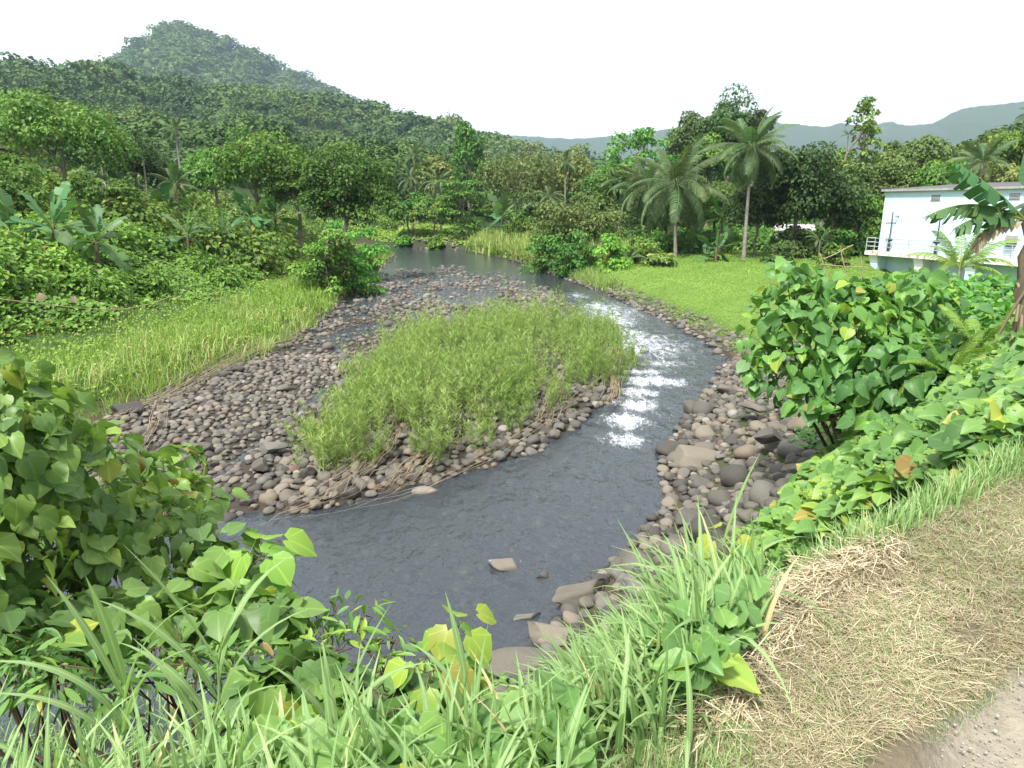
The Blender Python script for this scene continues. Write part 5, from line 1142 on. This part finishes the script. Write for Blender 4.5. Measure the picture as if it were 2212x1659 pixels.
bush('hibiscus_bush', 'big round leaved hibiscus bush filling the lower left above the water',
     [(10, 850, 4.6, 75), (60, 930, 4.3, 110), (130, 880, 4.9, 42), (30, 1060, 4.2, 120), (170, 1000, 4.6, 105), (130, 1130, 4.3, 110), (260, 1010, 5.4, 60), (310, 1040, 5.4, 75),
      (390, 1000, 6.2, 45), (400, 1080, 5.8, 62), (250, 1110, 4.9, 90), (340, 1150, 4.7, 80), (30, 1180, 3.9, 100), (200, 1220, 4.1, 90), (90, 1270, 3.9, 80), (430, 1190, 4.4, 60), (300, 1250, 4.1, 70), (0, 950, 4.0, 90), (-60, 1060, 4.0, 130), (-50, 840, 4.4, 80), (370, 1110, 5.4, 50), (150, 1320, 3.8, 80), (20, 1350, 3.6, 80), (250, 1330, 3.7, 60), (330, 1290, 4.0, 60), (-60, 1250, 3.8, 100), (60, 1180, 4.4, 90), (180, 1140, 4.7, 80), (130, 1250, 4.2, 80), (400, 1140, 5.0, 60), (100, 1400, 3.5, 60)],
     2.3, .100, lx, ly, tmu=.47, twigs=3, stemr=.016, grow=1.06)
bush('hibiscus_bush', 'lower skirt of yellow green hibiscus leaves over the near water edge', [(480, 1210, 4.3, 70), (560, 1230, 4.2, 60), (410, 1270, 4.0, 70), (330, 1340, 3.7, 60), (520, 1300, 3.8, 60), (600, 1330, 3.6, 60), (450, 1350, 3.6, 60), (230, 1400, 3.5, 40)], 2.0, .145, -1.5, 3.6, tmu=.55)
sprig('small hibiscus sprig with pale leaves standing out against the stones', 400, 1130, 6.0, 480, 1075, 6.6, 9, .15, (.45, .7))
sprig('hibiscus sprig with large yellow green leaves against the water on the left', 500, 1330, 3.9, 570, 1190, 4.2, 9, .21, (.7, .93))
sprig('hibiscus sprig with bronze tipped leaves at the front centre', 960, 1500, 3.2, 995, 1345, 3.35, 9, .15, (.6, 1.0))
sprig('hibiscus sprig with one big olive leaf in the front grass', 900, 1560, 2.7, 930, 1450, 2.8, 6, .16, (.8, .97))
sprig('hibiscus sprig with young leaves above the tall grass on the right', 1570, 1290, 3.9, 1565, 1160, 4.1, 7, .12, (.75, .96))
bush('leafy_shrub', 'lance leaved shrub in the front centre with fresh green shoots', [(720, 1330, 3.6, 55), (790, 1330, 3.6, 50), (850, 1390, 3.5, 55), (760, 1400, 3.4, 65), (680, 1370, 3.5, 50), (900, 1440, 3.3, 50), (640, 1400, 3.4, 50), (830, 1460, 3.2, 60)], 3.2, .11, -1.2, 3.0, tpl=LANCE, tmu=.6, mat='hearts', lean=-.4, up=.6, stemr=.012)
bush('hibiscus_bush', 'dark green hibiscus plants between front grass and lance leaved shrub', [(640, 1460, 2.9, 70), (760, 1500, 2.8, 70), (560, 1480, 2.9, 50), (880, 1520, 2.7, 60), (1000, 1480, 2.9, 55), (700, 1560, 2.5, 70)], 1.3, .15, -.8, 2.3, tmu=.38, stemr=.014)
bush('leafy_shrub', 'dark lance leaved shrub under the left hibiscus at the water', [(-20, 1420, 3.5, 70), (80, 1410, 3.5, 65), (170, 1430, 3.4, 60), (250, 1440, 3.4, 60), (340, 1430, 3.3, 60), (430, 1440, 3.2, 60), (120, 1480, 3.1, 60), (300, 1490, 3.0, 60), (500, 1440, 3.2, 55), (10, 1340, 3.8, 70), (90, 1330, 3.9, 60), (180, 1350, 3.8, 60), (270, 1370, 3.7, 60), (-60, 1360, 3.7, 70), (60, 1460, 3.2, 70), (220, 1490, 3.1, 60), (400, 1370, 3.6, 55), (480, 1390, 3.5, 50), (560, 1400, 3.4, 45)], 6.5, .10, -1.6, 2.6, tpl=LANCE, tmu=.48, mat='hearts', lean=-.4, up=.6, stemr=.010)
# right hand bush by the water
bush('hibiscus_bush', 'wide dark hibiscus bush overhanging the stones on the right bank',
     [(1720, 640, 11.5, 60), (1790, 655, 12, 50), (1660, 730, 11, 50), (1740, 720, 11, 75), (1840, 700, 11, 75), (1690, 800, 10.6, 60), (1780, 810, 10.6, 65), (1870, 790, 10.6, 70), (1640, 780, 10.8, 35), (1920, 720, 11.4, 70), (1960, 650, 11.5, 55), (1905, 655, 12, 50), (1925, 640, 12.4, 34), (1965, 612, 12.4, 34), (1990, 770, 10.8, 60), (1700, 600, 12, 35), (1940, 800, 10.4, 60), (1850, 640, 11.8, 50), (2020, 700, 12, 60), (1760, 850, 10.2, 35), (1720, 850, 10.4, 45), (1850, 850, 10.2, 60), (1830, 905, 9.8, 45), (1900, 910, 9.6, 50), (1965, 890, 9.7, 50), (1760, 890, 10.0, 40), (2040, 850, 10, 55), (1680, 680, 11.2, 45), (1900, 850, 10, 60), (1980, 820, 10, 60), (1800, 760, 10.8, 60), (1640, 830, 10.6, 30), (2040, 780, 10.4, 60)],
     1.6, .18, float(D_at(1850, 760, 11.2)[0]), float(D_at(1850, 760, 11.2)[1]), tmu=.38, stemr=.03, grow=1.3)
bush('broadleaf_shrub', 'lighter green shrub in front of the building deck at the right edge',
     [(2050, 628, 17, 38), (2110, 630, 17.5, 38), (2170, 632, 17.5, 40), (2080, 660, 16, 45), (2150, 662, 16, 50), (2210, 660, 16, 50), (2040, 660, 15.5, 50), (2120, 690, 14.5, 55), (2190, 700, 14.5, 60), (2060, 720, 14, 55), (2240, 640, 17, 50), (2150, 720, 14, 50)],
     2.6, .13, float(D_at(2130, 680, 16)[0]), float(D_at(2130, 680, 16)[1]), tmu=.55, mat='heart', tpl=ROUND, stemr=.05)
# foreground banana plant at the right edge: bases beyond the frame, leaves reach in
def near_banana():
    b = D_at(2222, 700, 9.6); zb = float(gz(b[0], b[1])); root = thing('banana_plant', (float(b[0]), float(b[1]), zb), 'tall banana plant at the right edge with torn leaves hanging before the building', 'banana plant')
    top = D_at(2216, 478, 9.6) - np.array(root.location); mb = MB(); V, F = tube(curve((0, 0, -.2), top, 0, 10, .02), np.linspace(.10, .05, 10), 10); mb.add(V, F, .4); mb.obj('trunk', G['bananastem'], root)
    mb = MB()
    for k in range(16): V, F = tube(curve(top * rng.uniform(.3, .75) + rng.normal(0, .04, 3), top * rng.uniform(.05, .3) + rng.normal(0, .09, 3), .02, 4), .02, 4); mb.add(V, F, rng.uniform(0, .5))
    mb.obj('dead_sheath', G['straw'], root)
    specs = [((2065, 352), 1.05, .55, .95), ((2004, 466), .12, 1.0, .7), ((2066, 492), -.1, .9, .75)]
    for k, ((ex, ey), el, dr, f_) in enumerate(specs):
        e = D_at(ex, ey, 9.0) - np.array(root.location) - top; L = float(np.linalg.norm(e)) * (1.06 if k else 1.02); me = banana_leaf(L, .24, dr if k else .25, 70 + k, torn=.9, fold=1.0 if k else .75)
        o = link('leaf', me, root); o.location = tuple(top); az = math.atan2(e[1], e[0]); chord = math.atan2(e[2], math.hypot(e[0], e[1])); o.rotation_euler = (0, -(chord + (dr if k else .25) * .42), az)
    o = link('leaf', banana_leaf(1.7, .26, .8, 80, torn=.7, fold=.8), root); o.location = tuple(top); o.rotation_euler = (0, -.9, -.3)
    o = link('leaf', banana_leaf(1.8, .26, .9, 81, torn=.7, fold=.8), root); o.location = tuple(top); o.rotation_euler = (0, -.4, .9)
    o = link('young_leaf', BYOUNG, root); o.location = tuple(top); o.rotation_euler = (.3, -1.5, .5); o.scale = (.8,) * 3
    o = link('wilted_leaf', frond_mesh(.7, 1.6, nl=12, ll=.2, seed=90, hang=1.0, mat='straw'), root); o.location = tuple(top); o.rotation_euler = (0, -.1, math.pi); o['label'] = 'wilted yellow and brown leaf hanging down'
near_banana()
ground_palm('feathery bright green palm on the right slope left of the banana trunk', 2110, 735, 9.8, .17, 10, 50, LFRONDS, hi=1.3, lo=.1, z0=.45)
ground_palm('pale tipped young palm just under the banana trunk on the right slope', 2165, 700, 10.5, .16, 9, 51, LFRONDS, hi=1.3, lo=0, z0=.5)
# leaf cover on the right slope
def leaf_cover(name, label, polys, size, hz, tmu, mat='hearts', tpl=HEART, lean=(-.4, -.3, -.5), jit=.35, cat='leaves'):
    mb = MB()
    for poly, n_ in polys:
        x, y = hit_poly(poly, n_); d_ = np.hypot(x, y); z = gz(x, y) + rng.uniform(.02, 1, len(x)) ** .7 * hz * (.5 + fbm(x * 1.1, y * 1.1, 140)); P, M = upleaf(x, y, z, jit, lean)
        t = np.clip(tmu + .6 * (fbm(x * 1.3, y * 1.3, 141) - .5) + rng.normal(0, .16, len(x)), 0, .92); t = np.where(rng.uniform(size=len(x)) < .02, rng.uniform(.94, 1, len(x)), t)
        q = rng.uniform(.5, 1.2, len(x)) * size; mb.scatter(tpl, P, M, np.stack([q * rng.uniform(.85, 1.1, len(x)), q, q * rng.uniform(0, 2.6, len(x))], -1), t)
    tag(mb.obj(name, G[mat]), label, cat, kind='stuff')
leaf_cover('slope_creepers', 'big leaved creepers carpeting the right slope down to the stones',
    [([(1640, 1190), (1700, 1120), (1770, 1020), (1800, 930), (1860, 860), (1990, 790), (2120, 740), (2300, 700), (2300, 930), (2212, 975), (2080, 1050), (1900, 1140), (1780, 1190), (1700, 1230)], 2600),
     ([(1700, 1120), (1770, 1020), (1850, 960), (1950, 1000), (1900, 1100), (1750, 1180)], 500)], .19, .38, .5)
leaf_cover('slope_small_leaves', 'small leaved plants between the big leaves of the right slope',
    [([(1640, 1190), (1770, 1020), (1860, 860), (1990, 790), (2300, 700), (2300, 930), (2080, 1050), (1780, 1190)], 4200), ([(1560, 1200), (1650, 1170), (1760, 1180), (1700, 1260), (1580, 1260)], 300)], .085, .42, .55, 'hearts', LEAF2)
leaf_cover('front_leaves', 'low mixed leaves covering the steep bank between the front grasses',
    [([(-200, 1400), (200, 1380), (480, 1400), (560, 1480), (300, 1560), (-200, 1560)], 1100), ([(480, 1420), (620, 1400), (800, 1450), (1000, 1420), (1090, 1480), (1180, 1540), (1250, 1640), (1250, 1800), (400, 1800)], 900), ([(1330, 1370), (1480, 1330), (1600, 1300), (1620, 1400), (1480, 1600), (1330, 1500)], 260)], .12, .22, .45)
leaf_cover('hanging_creepers', 'fine creepers hanging over stones at the foot of the right slope',
    [([(1750, 850), (1830, 850), (1830, 930), (1770, 1000), (1700, 990)], 260)], .11, .3, .4, 'heart')
# broad grass in front
BG = [T_blade(b, 7, w_) for b, w_ in ((.5, .016), (.9, .018), (1.3, .019), (1.7, .018), (2.1, .017))]
def tall_grass(name, label, polys, L0, L1, tmu, wide=1.0, lean=None, cat='grass', tpls=BG, mat='grass'):
    mb = MB()
    for poly, n_, ls in polys:
        nt_ = max(1, n_ // 7); x, y = hit_poly(poly, nt_); i = np.repeat(np.arange(len(x)), 7); X = x[i] + rng.normal(0, .035, len(i)); Y = y[i] + rng.normal(0, .035, len(i)); Z = gz(X, Y) - .02
        L = rng.uniform(L0, L1, len(i)) * ls; M = rotz(len(i), .28); t = np.clip(tmu + rng.normal(0, .09, len(x))[i] + rng.normal(0, .14, len(i)), 0, .9); t = np.where(rng.uniform(size=len(i)) < .02, 1, t); kk = rng.integers(0, len(tpls), len(i))
        if lean is not None:                # most blades arch one way
            a = lean + rng.normal(0, 1.15, len(i)); c, s_ = np.cos(a), np.sin(a); R0 = np.zeros((len(i), 3, 3)); R0[:, 0, 0] = c; R0[:, 0, 1] = -s_; R0[:, 1, 0] = s_; R0[:, 1, 1] = c; R0[:, 2, 2] = 1; b = rng.normal(.1, .25, len(i)); M2 = np.zeros_like(R0); M2[:, 1, 1] = 1; M2[:, 0, 0] = np.cos(b); M2[:, 0, 2] = np.sin(b); M2[:, 2, 0] = -np.sin(b); M2[:, 2, 2] = np.cos(b); M = R0 @ M2
        for k, tp in enumerate(tpls):
            m = kk == k; mb.scatter(tp, np.stack([X[m], Y[m], Z[m]], -1), M[m], np.stack([L[m], wide * L[m] ** .5 * .8, L[m]], -1), t[m])
    tag(mb.obj(name, G[mat]), label, cat, kind='stuff')
tall_grass('front_grass', 'long arching broad bladed grass along the bottom of the view', [([(-250, 1560), (300, 1580), (700, 1600), (1000, 1600), (1230, 1640), (1230, 2100), (-250, 2100)], 2300, 1.0), ([(-250, 1400), (300, 1410), (620, 1450), (620, 1580), (-250, 1580)], 900, 1.1), ([(0, 1500), (500, 1530), (1100, 1560), (1150, 1640), (0, 1640)], 500, 1.0)], .20, .50, .52)
tall_grass('bank_grass', 'tall arching green grass clump right of the front rocks', [([(1200, 1520), (1300, 1400), (1420, 1330), (1560, 1280), (1640, 1300), (1620, 1400), (1520, 1540), (1420, 1640), (1250, 1660)], 1500, 1.0), ([(1380, 1360), (1600, 1240), (1640, 1290), (1500, 1480)], 300, 1.5)], .22, .46, .50, lean=2.7)
tall_grass('slope_grass', 'lighter short grass fringe between creepers and the dry verge', [([(1560, 1290), (1700, 1220), (1900, 1130), (2080, 1040), (2212, 960), (2300, 920), (2300, 990), (2150, 1060), (1900, 1180), (1700, 1260)], 2600, 1.0)], .10, .26, .60, .6, tpls=BG[:3])
# tall cane like grass stalks
def cane(label, px0, py0, D0, px1, py1, nl, L, seed):
    r2 = np.random.default_rng(seed); a = D_at(px0, py0, D0); b = D_at(px1, py1, D0 * 1.03); root = thing('cane_grass', tuple(a), label, 'grass plant', None); P = curve(a * 0, b - a, 0, 9, .006); mb = MB(); V, F = tube(P, np.linspace(.008, .003, 9), 7); mb.add(V, F, .85); mb.obj('stalk', G['grass'], root)
    for k in range(nl):
        u = .15 + .85 * k / (nl - 1); p = P[0] + (P[-1] - P[0]) * u; tpl = T_blade(r2.uniform(.5, 1.5) if k < nl - 2 else .25, 9, .020); az = (0 if k % 2 else math.pi) + r2.normal(0, .45); l_ = L * r2.uniform(.8, 1.1)
        b_ = r2.uniform(.15, .4); M = np.array(Matrix.Rotation(az, 3, 'Z') @ Matrix.Rotation(b_, 3, 'Y')); lb = MB(); lb.scatter(tpl, p[None], M[None], np.array([[l_, .75, l_]]), np.array([.62 + r2.normal(0, .05)])); lb.obj('blade', G['grass'], root)
cane('tall cane grass with pale striped upright blades on the lower left', 262, 1640, 2.1, 270, 1480, 6, .52, 1)
cane('tall cane grass plant with spreading blades left of centre bottom', 462, 1700, 2.1, 475, 1400, 8, .50, 2)
cane('cane grass whose blades cross in front of the lance leaved shrub', 735, 1700, 2.2, 740, 1500, 7, .48, 3)
cane('cane grass standing in front of the bronze tipped hibiscus sprig', 1000, 1700, 2.3, 1010, 1490, 7, .42, 4)
cane('slender cane grass rising against the stones at the right', 1640, 1420, 3.6, 1560, 1180, 6, .55, 5)
# trailing vine stem with withered leaves
def trailing_vine():
    pts_ = [(-60, 640, 4.6), (0, 646, 4.6), (100, 658, 4.7), (200, 668, 4.8), (270, 668, 4.9), (330, 655, 5.0), (370, 640, 5.1), (405, 645, 5.2)]
    P = np.array([D_at(*q) for q in pts_]); root = thing('trailing_vine', tuple(P[0]), 'thin bare vine reaching in from the left with three withered leaves', 'vine'); Q = np.array([[np.interp(t, np.arange(8), P[:, c]) for c in range(3)] for t in np.linspace(0, 7, 30)]) - P[0]
    mb = MB(); V, F = tube(Q, np.linspace(.003, .0015, 30), 5); mb.add(V, F, .5); mb.obj('stem', G['straw'], root)
    for k, (a, b, c_) in enumerate(((92, 648, 4.68), (158, 652, 4.75), (243, 666, 4.85))):
        lb = MB(); lb.scatter(HEART, (D_at(a, b, c_) - P[0])[None], frames(np.array([[.3, -1, .2]]), np.array([[-.3 + .4 * k, 0, .8 - .4 * k]])), np.array([.045, .035, .025])[k:k + 1], np.array([.05])); lb.obj('withered_leaf', G['straw'], root)
trailing_vine()

# ---- mown verge: dry clippings, short green blades, crumbs of gravel
VERGE = [(1250, 1640), (1480, 1560), (1560, 1420), (1640, 1300), (1900, 1165), (2080, 1085), (2212, 1000), (2300, 960), (2300, 1400), (2212, 1430), (2080, 1530), (1880, 1620), (1750, 1720), (1680, 1800), (1200, 1800)]
x, y = hit_poly(VERGE, 52000); Nn = len(x); n_ = unit(np.stack([rng.normal(0, .25, Nn), rng.normal(0, .25, Nn), np.ones(Nn)], -1)); M = frames(n_, rnd_dirs(Nn) * np.array([1, 1, .25]))
STR = (np.array([(-.02, 0, 0), (.02, 0, 0), (.022, .5, .03), (-.022, .5, .03), (.012, 1, 0), (-.012, 1, 0)], float), np.array([(0, 1, 2, 3), (3, 2, 4, 5)]), np.zeros((6, 2)))
mb = MB(); mb.scatter(STR, np.stack([x, y, gz(x, y) + rng.uniform(.002, .035, Nn)], -1), M, np.stack([rng.uniform(.03, .06, Nn), rng.uniform(.02, .085, Nn), rng.uniform(.03, .06, Nn)], -1), np.clip(rng.normal(.44, .22, Nn) + .5 * (fbm(x * 2, y * 2, 160) - .5), 0, .95))
ED = [(1480, 1600), (1560, 1420), (1600, 1310), (1760, 1230), (1900, 1165), (1960, 1200), (1800, 1300), (1700, 1400), (1600, 1560), (1500, 1659)]
x, y = hit_poly(ED, 3600); Nn = len(x); M = frames(unit(np.stack([rng.normal(0, .4, Nn), rng.normal(0, .4, Nn), np.ones(Nn)], -1)), unit(np.stack([rng.normal(-.6, .6, Nn), rng.normal(-.3, .6, Nn), rng.normal(0, .25, Nn)], -1)))
mb.scatter(STR, np.stack([x, y, gz(x, y) + rng.uniform(.005, .07, Nn)], -1), M, np.stack([rng.uniform(.06, .11, Nn), rng.uniform(.05, .18, Nn), np.full(Nn, .2)], -1), np.clip(rng.normal(.62, .22, Nn), 0, 1))
tag(mb.obj('dry_clippings', G['straw'], smooth=False), 'dry mown grass clippings matted over the roadside verge', 'dry grass', kind='stuff')
mb = MB(); x, y = hit_poly(VERGE, 6500); g_ = fbm(x * 2.3, y * 2.3, 150); ok = g_ > .30; tufts(mb, x[ok], y[ok], .05, 9, .03, .62, .2, .08, tilt=.35, wide=1.2)
x, y = hit_poly([(1250, 1600), (1500, 1560), (1620, 1620), (1500, 1800), (1200, 1800)], 420); tufts(mb, x, y, .10, 9, .03, .75, .12, .05, tilt=.35, wide=1.2)
tag(mb.obj('verge_grass', G['grass']), 'sparse short green blades regrowing through the mown verge', 'grass', kind='stuff')
mb = MB(); x, y = hit_poly([(1780, 1690), (1880, 1630), (2080, 1540), (2212, 1440), (2300, 1400), (2300, 1900), (1700, 1900)], 900); Nn = len(x); kk = rng.integers(0, 8, Nn); FR = rock_frames(Nn)
rd_ = .002 + .009 * rng.beta(1, 4, Nn)
for k in range(8): m = kk == k; mb.scatter(R_lo[k], np.stack([x[m], y[m], gz(x[m], y[m]) + rd_[m] * .3], -1), FR[m], rd_[m], rng.uniform(.6, .99, m.sum()))
tag(mb.obj('road_gravel', simple('pale gravel', (.22, .20, .17), (.33, .31, .27), 30, .9), smooth=True), 'loose gravel crumbs scattered over the pale dirt road', 'gravel', kind='stuff')

# ---- humid air
hz = MB(); V, F = box(-5200, 5200, -5200, 5200, -8, 800); hz.add(V, F)
m, n = newmat('humid air'); pv = N(n, 'ShaderNodeVolumePrincipled'); pv.inputs['Color'].default_value = (.60, .79, 1.0, 1); pv.inputs['Density'].default_value = .00017; pv.inputs['Anisotropy'].default_value = .2
o = N(n, 'ShaderNodeOutputMaterial'); n.links.new(pv.outputs[0], o.inputs['Volume'])
tag(hz.obj('haze', m, smooth=False), kind='stuff')
